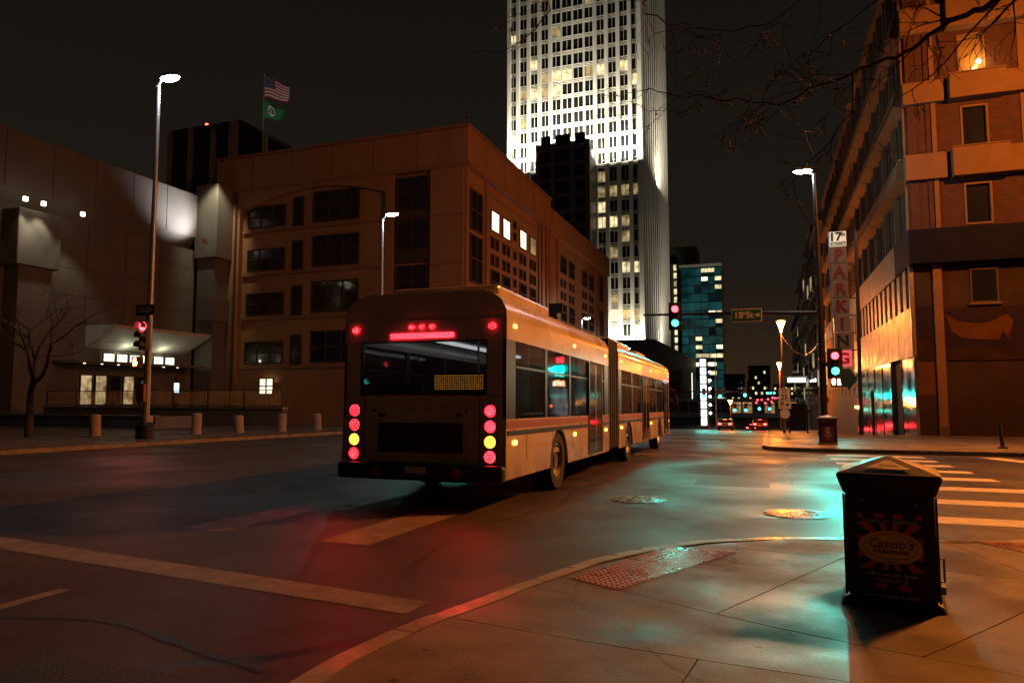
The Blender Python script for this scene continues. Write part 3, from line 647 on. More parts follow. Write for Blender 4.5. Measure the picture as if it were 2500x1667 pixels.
# --- the concrete civic building on the far left: a long wall along the plaza, lit in places
conc = mat('civic_concrete', (.17,.15,.125), .75, var=.16, scale=.4, bump=.12, bscale=8, streak=.25)
cv = thing('civic_building', 'long dark concrete civic building with lit wall panels at the far left', 'building', (-57,45,gz(45)))
B(cv, 'wall', conc, -100, -57.6, 20, 59, -2, 17.2)
MB().prism([(-57.6,17.2),(-57.0,18.3),(-57.0,23.1),(-58,23.4),(-100,23.4),(-100,17.2)], 'y', 20, 58.2).obj('overhang', conc, cv)
for k in range(9):
    y = 22+k*4.05; B(cv, 'wall_panel', conc, -57.05, -56.93, y+.03, y+4.0, 18.4, 23.0)
MB().box(-57.4,-54.4,58.6,61,16.2,24.2).obj('corner_pier', conc, cv, bevel=.1); B(cv, 'pier_shaft', conc, -57.1,-54.8,58.9,60.9,-2,16.2); B(cv,'pier_shaft',conc,-56.6,-54.55,58.75,60.95,9.5,12)
for y0 in (31.5, 38.6):                                # two stepped bays under the downlights
    MB().box(-57.6,-55.6,y0,y0+3.6,12.0,16.6).obj('lit_bay', conc, cv, bevel=.08); MB().box(-57.6,-55.9,y0+.4,y0+3.2,-2,12.0).obj('bay_shaft', conc, cv)
for y in (38.6,40.1,43.6): 
    MB().lathe([(.18,0),(.18,.3)], (-55.0,y,17.0), 10).obj('downlight', glow('downlight_lens',(1,.95,.75),9), cv)
    lamp(cv, 'downlight_beam', 'SPOT', (-54.6,y,16.85), 380, (1,.93,.70), .2, (-56.0,y,10), 75)
MB().box(-53.8,-53.5,55.9,56.5,17.2,17.6).obj('flood_lamp', white, cv)
lamp(cv, 'wall_flood', 'SPOT', (-53.4,57.6,17.9), 4200, (.96,.95,1), .35, (-57,55.6,20.6), 80, 1)
lamp(cv, 'pier_flood', 'SPOT', (-53.2,56.6,25.5), 2600, (1,.9,.62), .3, (-55.9,60,18), 60, .8)
# entrance under a lit soffit
soff = mat('soffit_plaster', (.7,.68,.6), .6, var=.08)
MB().prism([(-57.6,5.9),(-54.2,7.6),(-54.2,7.9),(-57.6,7.9)], 'y', 46.5, 58).obj('soffit', soff, cv)
for k in range(6):
    y = 48.2+k*1.42; win_x(cv, -57.5, y, y+1.32, 4.65, 5.55, glow('clerestory_glow',(.95,1,.72),1.7,.35,1.2), frame_m, .08)
    lamp(cv, 'soffit_light', 'POINT', (-56.6,y+.6,5.75), 26, (.95,1,.72), .1) if k in (1,4) else None
for k in range(5): win_x(cv, -57.5, 46.0+k*1.5, 47.3+k*1.5, .7, 3.5, glow('lobby_glow',(1,.72,.35),.35,.8,1.3) if k in (0,1,3) else darkglass, frame_m, .1)
for k in range(7): MB().lathe([(.09,0),(.09,.05)], (-55.2,44.6+k*1.7,4.35), 8).obj('canopy_lamp', glow('canopy_lens',(1,.85,.6),4), cv)
for z in (8.0,10.4,12.8,15.2): B(cv,'wall_joint',MATS['bronze_panel'],-57.7,-57.585,20,58.5,z,z+.04)
for k in range(9): B(cv,'wall_joint',MATS['bronze_panel'],-57.7,-57.583,22+k*4.05,22.04+k*4.05,7.9,17.1)
B(cv, 'canopy', conc, -57.6,-54.6,43.5,58,4.4,4.62)
kio = thing('info_panel', 'narrow lit blue-white information panel on a post near the civic entrance', 'sign', (-53,52.5,gz(52)))
B(kio,'post',dkmetal,-53.06,-52.94,52.4,52.6,gz(52),3.4); B(kio,'panel',glow('panel_screen',(.6,.8,1),2.2),-53.0,-52.8,52.3,52.7,1.9,2.8)
# plaza walls, railings and bollards
pw = thing('plaza_wall', 'low concrete plaza wall with a pale coping below the railing', 'wall', (-45,36,gz(36)))
for k in range(8): B(pw, 'wall_block', conc, -51+k*2.7+.015, -48.3+k*2.7-.015, 38.0, 38.5, gz(38), gz(38)+1.15)
for k in range(8): B(pw, 'coping', kerbm, -51+k*2.7+.02, -48.3+k*2.7-.02, 37.92, 38.58, gz(38)+1.15, gz(38)+1.27)
fn = thing('railing', 'thin metal railing of upright bars along the plaza wall', 'railing', (-40,38.2,gz(38)+1.27))
z0 = gz(38)+1.27
for k in range(8): B(fn, 'post', dkmetal, -51+k*3.05-.04, -51+k*3.05+.04, 38.2, 38.28, z0, z0+1.15)
B(fn,'top_rail',grey,-51,-29.6,38.21,38.27,z0+1.1,z0+1.16); B(fn,'bottom_rail',grey,-51,-29.6,38.21,38.27,z0+.1,z0+.15)
mb = MB()
for k in range(170): mb.box(-50.9+k*.125-.012, -50.9+k*.125+.012, 38.23, 38.255, z0+.15, z0+1.1)
mb.obj('bars', grey, fn)['kind'] = 'stuff'
pb = thing('planter', 'long low concrete planter on the plaza left of the bare tree', 'planter', (-40,30,gz(30)))
B(pb,'wall',conc,-52,-31,29.4,32,gz(30),gz(30)+.75); B(pb,'soil',mat('soil',(.04,.03,.02),.9),-51.7,-31.3,29.7,31.7,gz(30)+.6,gz(30)+.78); B(pb,'coping',kerbm,-52.1,-30.9,29.3,29.6,gz(30)+.75,gz(30)+.83)
bolm = mat('bollard_concrete', (.33,.27,.21), .7, var=.15)
bpos = [(-25.6,21.3),(-24.4,22.7),(-23.6,24.6),(-23.0,26.6),(-22.5,29.0),(-22.2,31.5)]
bname = ['first','second','third','fourth','fifth','sixth']
for i, (x, y) in enumerate(bpos):
    t = thing('bollard', f'{bname[i]} concrete bollard from the left in the row along the plaza kerb', 'bollard', (x,y,gz(y)+.12), (0,0,0), 'concrete bollards along the plaza', world=False)
    t.rotation_euler = (R((1.5,-2,.5,2.5,-1,.8)[i]), R((-1,1.2,2.2,-1.8,.6,-2)[i]), 0); t.scale = (1,1,(1,.95,1.04,.92,1.0,.97)[i])
    MB().lathe([(.21,0),(.21,.80),(.19,.86),(.12,.88)], (0,0,0), 18).obj('post', bolm, t, True); MB().lathe([(.235,0),(.235,.06),(.21,.08)], (0,0,0), 18).obj('base', bolm, t, True)

# --- parking building on the right
brick = brickmat('red_brick', (.060,.015,.0065), (.035,.02,.014))
band = mat('beige_band', (.15,.09,.045), .75, spec=.15, var=.12, scale=1.2)
metal = mat('brushed_panel', (.24,.18,.12), .45, .55, var=.3, scale=2.2, bump=.35, bscale=14, rvar=.1)
mirror = mat('polished_panel', (.42,.44,.44), .10, .95, var=.12, scale=1.5, bump=.05, bscale=4, rvar=.04)
navy = mat('navy_fascia', (.008,.009,.018), .75, var=.2, spec=.08); pilm = mat('pilaster_paint', (.17,.085,.035), .6, var=.12)
mur_d = mat('mural_dark', (.042,.027,.018), .85, spec=.1, var=.35, scale=.5); mur_p = mat('mural_dusk', (.024,.015,.022), .85, spec=.1, var=.3, scale=.4); mur_o = mat('mural_ochre', (.10,.042,.010), .85, spec=.1, var=.25, scale=.8); mur_g = mat('mural_ground', (.032,.018,.007), .85, spec=.1, var=.3)
pk = thing('parking_building', 'brick and beige banded parking building with polished street level on the right', 'building', (9,55,gz(55)))
PX, PY = 6.8, 39.0
B(pk, 'core', mat('core_dark', (.02,.016,.013), .8), PX+.35, 45, PY+.35, 92, gz(92), 24.2)
B(pk, 'roof_slab', band, PX-.1, 45, PY-.1, 92, 24.2, 24.8)
# front facade, facing the crossing
levels = [(9.6,12.1),(13.4,15.95),(17.05,19.55),(20.9,24.2)]
for z0, z1 in levels:
    for a, b in ((PX+.15,7.75),(8.2,9.25),(10.42,11.75),(12.3,16),(16.3,24)): B(pk, 'brick_panel', brick, a, b, PY+.02, PY+.4, z0, z1)
    B(pk, 'brick_panel', brick, 9.25, 10.42, PY+.02, PY+.4, z0, z0+.15) ; B(pk, 'brick_panel', brick, 9.25, 10.42, PY+.02, PY+.4, z1-.3, z1)
    lit = z0 == 17.05
    f = bars(9.25,10.42,PY-.03,PY+.3,z0+.15,z1-.3,'y',.09).obj('window', band, pk); MB().box(9.3,10.37,PY+.16,PY+.19,z0+.2,z1-.35).obj('pane', glass('tan_blind_glass',(.20,.12,.05),.12), f) if lit else MB().box(9.3,10.37,PY+.16,PY+.19,z0+.2,z1-.35).obj('pane', darkglass, f)
    if lit:
        MB().ball((10.12,PY-.10,17.75), .11).obj('lamp_reflection', glow('window_glint',(1,.62,.18),40), pk, True); lamp(pk,'lamp_light','POINT',(10.12,PY-.35,17.75),70,(1,.5,.14),.1)  # glowing ball and light added for an orange lamp mirrored in the pane
    for a, b in ((7.75,7.95),(8.0,8.2)): B(pk, 'strip', band if a > 7.9 else brick, a, b, PY-.05, PY+.4, z0, z1)
    B(pk, 'joint_strip', mat('dark_joint',(.02,.012,.01),.7), 7.38,7.42,PY-.01,PY+.1,z0,z1); B(pk, 'strip', band, 11.75,12.3,PY-.06,PY+.4,z0,z1)
for z0, z1 in ((12.1,13.4),(15.95,17.05),(19.55,20.9)):
    MB().box(PX-.05,8.55,PY-.28,PY+.4,z0,z1).obj('beige_band', band, pk, bevel=.03); MB().box(8.72,11.1,PY-.62,PY+.4,z0-.05,z1+.05).obj('beige_band', band, pk, bevel=.03); MB().box(11.1,24,PY-.45,PY+.4,z0,z1).obj('beige_band', band, pk, bevel=.03)
    B(pk, 'band_lip', band, 8.70,11.12,PY-.66,PY-.55,z1+.05,z1+.10); B(pk, 'band_joint', MATS['dark_joint'], 8.55,8.72,PY-.1,PY+.3,z0,z1)
MB().box(PX-.1,24,PY-.5,PY+.4,7.9,9.6).obj('navy_fascia', navy, pk, bevel=.03)
# wall under the fascia with its painted mural
B(pk,'mural_panel',mur_d,PX+.1,7.7,PY,PY+.4,5.9,7.9); B(pk,'mural_panel',mur_p,PX+.1,7.7,PY-.02,PY+.4,4.2,5.9); B(pk,'mural_panel',mur_g,PX+.1,7.7,PY-.01,PY+.4,3.2,4.2); B(pk,'wall_panel',mur_o,PX+.1,7.7,PY,PY+.4,1.6,3.17); B(pk,'wall_panel',mur_d,PX+.1,7.7,PY-.015,PY+.4,-.6,1.6)
MB().box(7.72,8.12,PY-.14,PY+.3,-.6,7.9).obj('pilaster', pilm, pk, bevel=.03); B(pk,'pilaster_base',recess,7.70,8.14,PY-.17,PY+.3,-.6,.05)
B(pk,'mural_panel',mur_d,8.12,24,PY,PY+.4,5.75,7.9); mp = MB().box(8.12,24,PY-.03,PY+.4,3.2,5.75).obj('mural_panel', mur_p, pk); B(pk,'wall_panel',mur_d,8.12,24,PY,PY+.4,-.6,3.16)
wag = [(8.2,5.45),(8.7,5.1),(9.4,4.95),(10.0,5.0),(10.45,5.25),(10.75,5.35),(10.95,5.1),(10.9,4.7),(10.72,4.15),(10.55,4.6),(10.35,4.15),(9.6,4.2),(8.8,4.3),(8.45,4.6)]
MB().prism(wag,'y',PY-.045,PY-.025).obj('mural_shape', mur_o, mp)
MB().prism([(8.12,3.2),(24,3.2),(24,3.75),(13,3.5),(11,3.6),(9,3.9),(8.12,3.8)],'y',PY-.043,PY-.026).obj('mural_ground', mur_g, mp)
f = bars(9.3,10.45,PY-.06,PY+.1,5.95,7.6,'y',.07).obj('window', recess, pk); MB().box(9.35,10.4,PY-.02,PY+.01,6.0,7.55).obj('pane', darkglass, f); B(pk,'sill',band,9.2,10.55,PY-.16,PY,5.85,5.95)
# street side
n = 15; step = (90-PY)/n
for k in range(n):
    y0, y1 = PY+.3+k*step, PY+.3+(k+1)*step
    for z0, z1 in ((12.1,13.4),(15.95,17.05),(19.55,20.9)):
        MB().prism([(PX+.3,z0),(PX-.45,z0+.25),(PX-.25,z1),(PX+.3,z1)],'y',y0+.05,y1-.05).obj('spandrel_panel', band, pk)
    for z0, z1 in levels:
        B(pk,'window',darkglass,PX+.22,PX+.3,y0+.2,y1-.2,z0,z1)
        B(pk,'mullion',band,PX-.02,PX+.3,y0-.12,y0+.12,z0,z1); B(pk,'mullion',frame_m,PX+.08,PX+.3,(y0+y1)/2-.05,(y0+y1)/2+.05,z0,z1)
    MB().box(PX-.1,PX+.3,y0+.015,y1-.015,7.9,9.6).obj('fascia_panel', navy if k == 0 else metal, pk)
    if k < 7:
        B(pk,'panel',metal,PX-.06,PX+.3,y0+.03,y1-.03,3.45,5.85)
        for q in range(2):
            a = y0+q*step/2; B(pk,'window',darkglass,PX+.12,PX+.3,a+.12,a+step/2-.75,5.85,7.9); B(pk,'pier',metal,PX-.02,PX+.3,a+step/2-.75,a+step/2+.12,5.85,7.9)
        B(pk,'polished_panel',mirror,PX+.02,PX+.3,y0+.012,y1-.012,-2.2,3.42) if k != 1 else B(pk,'doorway',MATS['core_dark'],PX+.2,PX+.3,y0+.02,y1-.02,-2.2,3.42)
        B(pk,'panel_seam',frame_m,PX-.01,PX+.3,y0-.012,y0+.012,-2.2,3.42)
    else:
        B(pk,'wall_panel',band,PX+.02,PX+.3,y0+.02,y1-.02,-2.8,7.9)
        B(pk,'opening',MATS['core_dark'],PX-.0,PX+.1,y0+.8,y1-.8,4.6,6.8); MB().prism([(y0+1.0,2.3),(y1-1.0,2.3),((y0+y1)/2,1.7)],'x',PX-.02,PX+.05).obj('painted_triangle', MATS['core_dark'], pk)
B(pk,'corner_strip',metal,PX-.06,PX+.12,PY-.04,PY+.3,3.45,7.9); B(pk,'corner_strip',mirror,PX-.02,PX+.12,PY-.03,PY+.3,-.6,3.42)
# further buildings down the right side
fb = [(93,112,24,(.16,.10,.06),'beige block with small lit windows past the parking building'),(113,134,27,(.13,.06,.04),'dark red brick block further down the right side of the street'),
      (135,165,25,(.20,.17,.11),'pale panelled block far down the right side of the street'),(166,215,21,(.10,.05,.035),'last dark brick block on the right before the hill')]
for i, (y0,y1,zt,c,lab) in enumerate(fb):
    t = thing('street_building', lab, 'building', (12,(y0+y1)/2,gz(y1)), group='buildings along the right side')
    m = mat('facade_%d' % i, c, .75, var=.2, scale=.6)
    B(t,'wall',m,PX+.2+.3*(i%2),34,y0,y1,gz(y1)-1,zt); B(t,'cornice',m,PX-.4+.3*(i%2),34,y0-.1,y1+.1,zt-.9,zt+.2); B(t,'lower_cornice',m,PX-.15,34,y0,y1,3.6+gz(y0),4.2+gz(y0))
    for k in range(int((y1-y0)/4.6)):
        for z in range(int(gz(y0))+5, int(zt)-3, 4):
            a = y0+1.2+k*4.6; B(t,'window',litC if rnd.random() < .10 else darkglass,PX+.1,PX+.35,a,a+2.3,z,z+2.3); B(t,'sill',m,PX-.05,PX+.3,a-.15,a+2.45,z-.25,z-.05)
aw = thing('garage_canopy', 'white lit canopy strip over a doorway down the right side', 'canopy', (5.6,140,2))
B(aw,'roof',white,3.4,6.9,138,146,4.9,5.3); B(aw,'light_panel',glow('canopy_strip',(1,1,1),7),3.6,6.6,137.9,138.0,4.2,4.85); lamp(aw,'canopy_light','AREA',(5.2,142,4.7),220,(1,1,1),3,(5.2,142,0))
# left side: podium colonnade, lit stair tower, skywalk, distant blocks
cl = thing('colonnade', 'dark flat-roofed colonnade with close columns along the left of the street', 'building', (-24,150,gz(140)))
B(cl,'roof',mat('colonnade_stone',(.14,.12,.10),.6),-40,-22,128,200,5.2,8.6); B(cl,'wall',MATS['core_dark'],-40,-26,128,200,gz(160)-1,5.2)
for k in range(20): B(cl,'column',MATS['pale_granite'] if 0 else MATS['civic_concrete'],-23.2,-22.5,129+k*3.6,129.7+k*3.6,gz(160),5.2)
st = thing('lit_stair_tower', 'slim dark stair tower with a column of glowing white panels', 'tower', (-8.9,112,gz(112)))
B(st,'frame',dkmetal,-9.75,-8.55,112.2,114,gz(112),7.6)
wp = glow('white_panel',(.93,.93,1),2.4,.35,2.0)
for k in range(8): B(st,'light_panel',wp,-9.6,-8.75,112.05,112.19,6.2-k*1.29,7.3-k*1.29)
for k in range(7): MB().ball((-8.2,112.0,6.55-k*1.25),.2,n=10,m=6).obj('globe_lamp',glow('globe_white',(1,.97,.95),9),st,True)
B(st,'globe_post',dkmetal,-8.26,-8.14,112.15,112.3,gz(112),7.1); B(st,'side_fin',grey,-7.45,-7.3,112,112.3,gz(112),7.4); B(st,'edge_tube',glow('edge_tube_white',(1,.95,.9),1.6),-10.9,-10.8,112,112.2,1.2,5.2)
sw = thing('skywalk', 'enclosed footbridge with a row of lit windows across the street', 'bridge', (-4,152,0))
B(sw,'deck',mat('skywalk_metal',(.05,.06,.06),.5,.3),-26,8,150.3,154,-2.6,-1.75); B(sw,'roof',MATS['skywalk_metal'],-26,8,150.3,154,.55,1.2); B(sw,'back_wall',MATS['core_dark'],-26,8,153.6,153.9,-1.75,.55)
for k in range(16): B(sw,'window',(glow('skywalk_glow',(1,.55,.22),.30,.7,.8) if k in (9,10,12,14) else darkglass),-26+k*2.12+.12,-26+k*2.12+1.9,150.4,150.5,-1.7,.45); B(sw,'post',MATS['skywalk_metal'],-26+k*2.12-.12,-26+k*2.12+.12,150.28,150.6,-1.75,.55)
dist = [(-24,-12,420,14,'low dark block on the horizon left of the street end'),(-10,2,430,19,'square dark block at the end of the street'),(4,26,470,9,'low dark block behind the trees at the end of the street'),(-14,-8,560,13,'small pale block at the far end of the street')]
for i, (x0,x1,y,zt,lab) in enumerate(dist):
    t = thing('distant_building', lab, 'building', ((x0+x1)/2,y,gz(y)), group='blocks on the horizon')
    m = mat('distant_%d' % i, (.05,.07,.07), .8); B(t,'wall',m,x0,x1,y,y+20,gz(y)-2,zt); B(t,'parapet',m,x0-.2,x1+.2,y-.2,y+20,zt,zt+.7)
    for k in range(int((x1-x0)/1.6)):
        for z in range(-6,int(zt)-1,3): B(t,'window',litA if rnd.random() < .12 else darkglass,x0+.4+k*1.6,x0+1.4+k*1.6,y-.12,y-.02,z,z+1.5)
# ------------------------------------------------------------------ street lamps, signals, signs
lensw = glow('lamp_lens_white', (.86,.95,1), 60); lensr = glow('signal_red', (1,.05,.07), 9); lensg = glow('signal_green', (.04,1,.74), 8); lensam = mat('signal_amber_off', (.10,.055,.01), .3, var=0)
hous = mat('signal_housing', (.05,.045,.04), .5, var=.1); bplate = mat('signal_backplate', (.03,.03,.03), .45, var=.1)
def luminaire(t, x, y, z, side, power, px=None, ang=140):     # cobra head on a short arm from the pole top
    ax = x if px is None else px
    MB().tube([(ax,y,z-.25),(ax+side*.25,y,z-.05),(x,y,z)], .05, 8).obj('arm', grey, t, True)
    hd = MB().ball((x,y,z+.06), .48, .24, .13, 14, 8).obj('head', grey, t, True)
    MB().ball((x,y,z-.0), .44, .21, .12, 14, 8).obj('lens', lensw, hd, True)
    lamp(t, 'lamp_light', 'POINT', (x,y,z-.28), power, COOL, .12)
def pole(t, x, y, z0, z1, r0, r1, m=grey):
    MB().tube([(x,y,z0),(x,y,z0+(z1-z0)*.5),(x,y,z1)], [r0,(r0+r1)/2,r1], 12).obj('pole', m, t, True)
    MB().lathe([(r0*2.1,0),(r0*2.1,.06),(r0*1.5,.3),(r0*1.15,.42)], (x,y,z0), 14).obj('base', m, t, True)
def head3(t, x, y, z, lit=('r','g'), back=True, face=-1, s=1.0):    # a three lens signal hung with its middle at z, facing -y (face=-1) 
    h = MB().box(x-.18*s,x+.18*s,y-.09,y+.12,z-.54*s,z+.54*s).obj('signal_head', hous, t, bevel=.02)
    if back: MB().box(x-.33*s,x+.33*s,y+.02,y+.035,z-.70*s,z+.70*s).obj('backplate', bplate, h)
    for k, (c, dz) in enumerate((('r',.355),('a',0),('g',-.355))):
        zc = z+dz*s; yy = y-.095
        m = {'r':lensr,'g':lensg,'a':lensam}[c] if c in lit or c == 'a' else mat('lens_off_'+c, (.10,.01,.01) if c == 'r' else (.01,.06,.04), .25, var=0)
        MB().lathe([(.17*s,0),(.15*s,-.03),(.07*s,-.05)], (x,yy,zc), 16, 'y').obj('lens', m, h, True)
        vis = MB(); v = []; f = []; nn = 10
        for i in range(nn+1):
            a = R(-20+220*i/nn); v += [(x+.165*s*math.cos(a),yy,zc+.165*s*math.sin(a)), (x+.165*s*math.cos(a),yy-.24*s,zc+.165*s*math.sin(a)+.0)]
        for i in range(nn): f.append((2*i,2*i+1,2*i+3,2*i+2))
        vis.add(v,f).obj('visor', hous, h)
    return h
def beam(t, x, y, z, col, power, aim, ang=55, size=.15): lamp(t, 'signal_beam', 'SPOT', (x,y-.38,z), power, col, size, aim, ang, .9)

# right-hand signal pole with its mast arm
zb = gz(36.4)+.12
sp = thing('signal_pole', 'tall dark signal pole with lamp and mast arm in front of the parking sign', 'traffic signal', (2.5,36.4,zb))
MB().tube([(2.5,36.4,zb),(2.5,36.4,5.6),(2.42,36.4,12.25)], [.17,.14,.08], 14).obj('pole', dkmetal, sp, True)
MB().lathe([(.30,0),(.30,.1),(.22,.5),(.18,.6)], (2.5,36.4,zb), 14).obj('base', dkmetal, sp, True)
MB().tube([(2.5,36.4,5.45),(-1,36.4,5.6),(-5.9,36.4,5.68)], [.11,.09,.05], 10).obj('mast_arm', dkmetal, sp, True)
MB().lathe([(.19,0),(.19,.35)], (2.5,36.4,5.28), 12).obj('arm_clamp', dkmetal, sp)
luminaire(sp, 1.92, 36.4, 12.42, -1, 600, 2.42)
head3(sp, -4.26, 36.15, 5.53); beam(sp, -4.26, 36.05, 5.18, GREEN, 800, (-.4,6.5,0), 18); beam(sp, -4.26, 36.05, 5.88, RED, 60, (-3,10,0), 50)
head3(sp, 3.03, 36.2, 3.03); beam(sp, 3.03, 36.1, 2.68, GREEN, 3600, (-.9,6.5,0), 11); beam(sp, 3.03, 36.1, 2.9, GREEN, 300, (4,30,1), 120)
ph = MB().box(2.80,3.28,36.05,36.3,1.93,2.40).obj('pedestrian_head', hous, sp, bevel=.02)
hm = glow('ped_hand', (1,.32,.10), 18); wm = glow('ped_walker', (1,.9,.85), 14)
def ped(h, x, y, z, m1, m2):
    MB().prism([(x-.15,z-.14),(x-.06,z-.14),(x-.02,z-.02),(x-.03,z+.14),(x-.10,z+.16),(x-.17,z+.12),(x-.19,z)], 'y', y-.012, y).obj('hand_symbol', m1, h)
    if m2: MB().prism([(x+.06,z-.14),(x+.10,z-.14),(x+.13,z-.04),(x+.17,z-.14),(x+.2,z-.13),(x+.15,z+.03),(x+.16,z+.13),(x+.08,z+.14),(x+.06,z+.02)], 'y', y-.012, y).obj('walker_symbol', m2, h)
ped(ph, 3.04, 36.05, 2.16, hm, wm)
MB().box(2.62,2.86,36.1,36.5,2.9,3.1).obj('side_bracket', dkmetal, sp)
sgreen = mat('sign_green', (.012,.075,.055), .4, var=.1); swhite = mat('sign_white', (.6,.58,.52), .4, var=.08); sblack = mat('sign_black', (.015,.015,.015), .4, var=0)
ss = thing('street_sign', 'green street name sign with an arrow hung on the mast arm', 'sign', (-.85,36.2,5.4))
MB().box(-1.56,-.13,36.19,36.22,5.13,5.77).obj('border', swhite, ss); MB().box(-1.52,-.17,36.17,36.189,5.17,5.73).obj('panel', sgreen, ss)
letters(ss,'lettering','18',.44,swhite,(-1.22,36.165,5.45),depth=.006,bold=.006); letters(ss,'lettering','th',.20,swhite,(-.93,36.165,5.54),depth=.006); letters(ss,'lettering','St',.44,swhite,(-.70,36.165,5.45),depth=.006,bold=.006)
MB().prism([(-.47,5.42),(-.36,5.42),(-.36,5.33),(-.20,5.45),(-.36,5.57),(-.36,5.48),(-.47,5.48)],'y',36.163,36.168).obj('arrow', swhite, ss)
for x in (-1.2,-.5): MB().box(x-.03,x+.03,36.2,36.4,5.4,5.62).obj('bracket', dkmetal, ss)

# the parking blade sign on its own post
zs = gz(38.5)+.12
ps = thing('parking_sign', 'tall blade sign of stacked letter boxes reading PARKING beside the parking building', 'sign', (4.1,38.5,zs))
MB().tube([(4.28,38.5,zs),(4.40,38.5,9.7)], .09, 10).obj('post', dkmetal, ps, True); MB().tube([(3.18,38.5,3.9),(3.12,38.5,9.8)], .022, 6).obj('outer_rod', grey, ps)
boxm = glow('sign_box_face', (.22,.125,.07), .16, .25, 3); topm = glow('sign_box_lit', (.95,.90,.62), .45, .35, 2); redl = mat('letter_red', (.07,.004,.003), .5, var=.1); blul = mat('letter_navy', (.008,.01,.015), .5, var=.1)
def slab(ch, x, z, h, m, par):
    o = letters(par, 'letter', ch, h*1.32, m, (x,38.335,z), depth=.02, bold=h*.045)
    w = h*.13; zz0, zz1 = z-h*.49, z+h*.47; q = {'P':[(-.26,0)],'A':[(-.38,0),(.38,0)],'R':[(-.28,0),(.34,0)],'K':[(-.26,0),(.34,0),(-.26,1),(.30,1)],'I':[(0,0),(0,1)],'N':[(-.30,0),(-.30,1),(.30,1)],'G':[]}.get(ch,[])
    for (dx, top) in q:
        zc = zz1 if top else zz0; MB().box(x+dx*h-.17*h, x+dx*h+.17*h, 38.325, 38.345, zc-.035*h, zc+.035*h).obj('serif', m, par)
tb = MB().box(3.17,3.93,38.36,38.62,9.02,9.74).obj('sign_box', topm, ps, bevel=.015)
letters(tb,'letter','17',.60,sblack,(3.43,38.345,9.46),depth=.02,bold=.02); letters(tb,'letter','th',.26,sblack,(3.78,38.345,9.58),depth=.02,bold=.008); letters(tb,'lettering','STREET',.215,sblack,(3.55,38.345,9.12),depth=.02,bold=.006)
for k, ch in enumerate('PARKING'):
    z1 = 8.98 - k*.868; x0 = 3.18 + k*.012
    bx = MB().box(x0,x0+.74,38.36,38.62,z1-.80,z1).obj('sign_box', boxm if ch != 'G' else glow('sign_box_red',(1,.16,.20),.62), ps, bevel=.012)
    slab(ch, x0+.37, z1-.43, .56, redl if k in (0,1,2,3,4) else (blul if ch == 'N' else mat('letter_g',(.5,.0,.02),.5,var=0)), bx)
    MB().box(x0+.74,4.36,38.42,38.47,z1-.03,z1+.02).obj('cross_bar', dkmetal, ps)
MB().prism([(3.1,1.95),(3.75,1.95),(3.72,1.75),(4.22,2.3),(3.9,2.86),(3.1,2.86)],'y',38.36,38.6).obj('arrow_box', mat('arrow_teal',(.01,.05,.055),.4,var=.1), ps, bevel=.02)
MB().box(4.02,4.2,38.2,38.4,.9,1.05).obj('exit_beacon', glow('exit_red',(1,.18,.08),8), ps)
bp = thing('bollard', 'slim black post in front of the polished wall', 'bollard', (4.86,38.6,gz(38.6)+.12))
MB().tube([(4.86,38.6,gz(38.6)+.12),(4.86,38.6,1.72)], .075, 12).obj('post', black, bp, True); MB().ball((4.86,38.6,1.72),.078).obj('cap', black, bp, True)
bp = thing('bollard', 'short dark leaning post near the kerb at the right edge', 'bollard', (7.1,26.9,gz(26.9)+.12))
MB().tube([(7.1,26.9,gz(26.9)+.1),(7.02,26.9,.62)], .06, 12).obj('post', black, bp, True); MB().lathe([(.14,0),(.14,.04),(.08,.07)],(7.1,26.9,gz(26.9)+.12),14).obj('base', black, bp, True)

# signs on a post by the far kerb
zz = gz(39)+.12
t = thing('road_sign', 'speed limit and parking signs on a thin post by the far kerb', 'sign', (.82,39,zz))
MB().tube([(.82,39,zz),(.86,39,2.1)], .035, 8).obj('post', grey, t)
a = MB().box(.57,1.10,38.93,38.95,1.30,1.92).obj('speed_plate', swhite, t); letters(a,'lettering','SPEED\nLIMIT',.12,sblack,(.835,38.925,1.78),depth=.004); letters(a,'lettering','25',.34,sblack,(.835,38.925,1.46),depth=.004,bold=.006)
a = MB().box(.54,1.14,38.93,38.95,.86,1.27).obj('parking_plate', swhite, t); letters(a,'lettering','P',.36,sblack,(.72,38.925,1.07),depth=.004,bold=.006); MB().prism([(.88,1.03),(.88,1.11),(.96,1.11),(.96,1.17),(1.06,1.07),(.96,.97),(.96,1.03)],'y',38.922,38.93).obj('arrow', sblack, a)
MB().prism([(.84+.24*math.cos(k*math.pi/8), .60+.24*math.sin(k*math.pi/8)) for k in range(16)],'y',38.93,38.95).obj('round_plate', swhite, t)
t = thing('transit_shelter', 'small dark shelter beyond the road sign on the right pavement', 'shelter', (2.2,60,gz(60)))
for x in (1.6,2.9): B(t,'post',dkmetal,x-.05,x+.05,59.9,60.1,gz(60)+.12,.75)
MB().prism([(1.5,.7),(3.0,.7),(2.7,1.0),(1.8,1.0)],'y',59.4,61.4).obj('roof', dkmetal, t); B(t,'back_panel',brownglass,1.65,2.85,60.6,60.63,gz(60)+.4,.7)

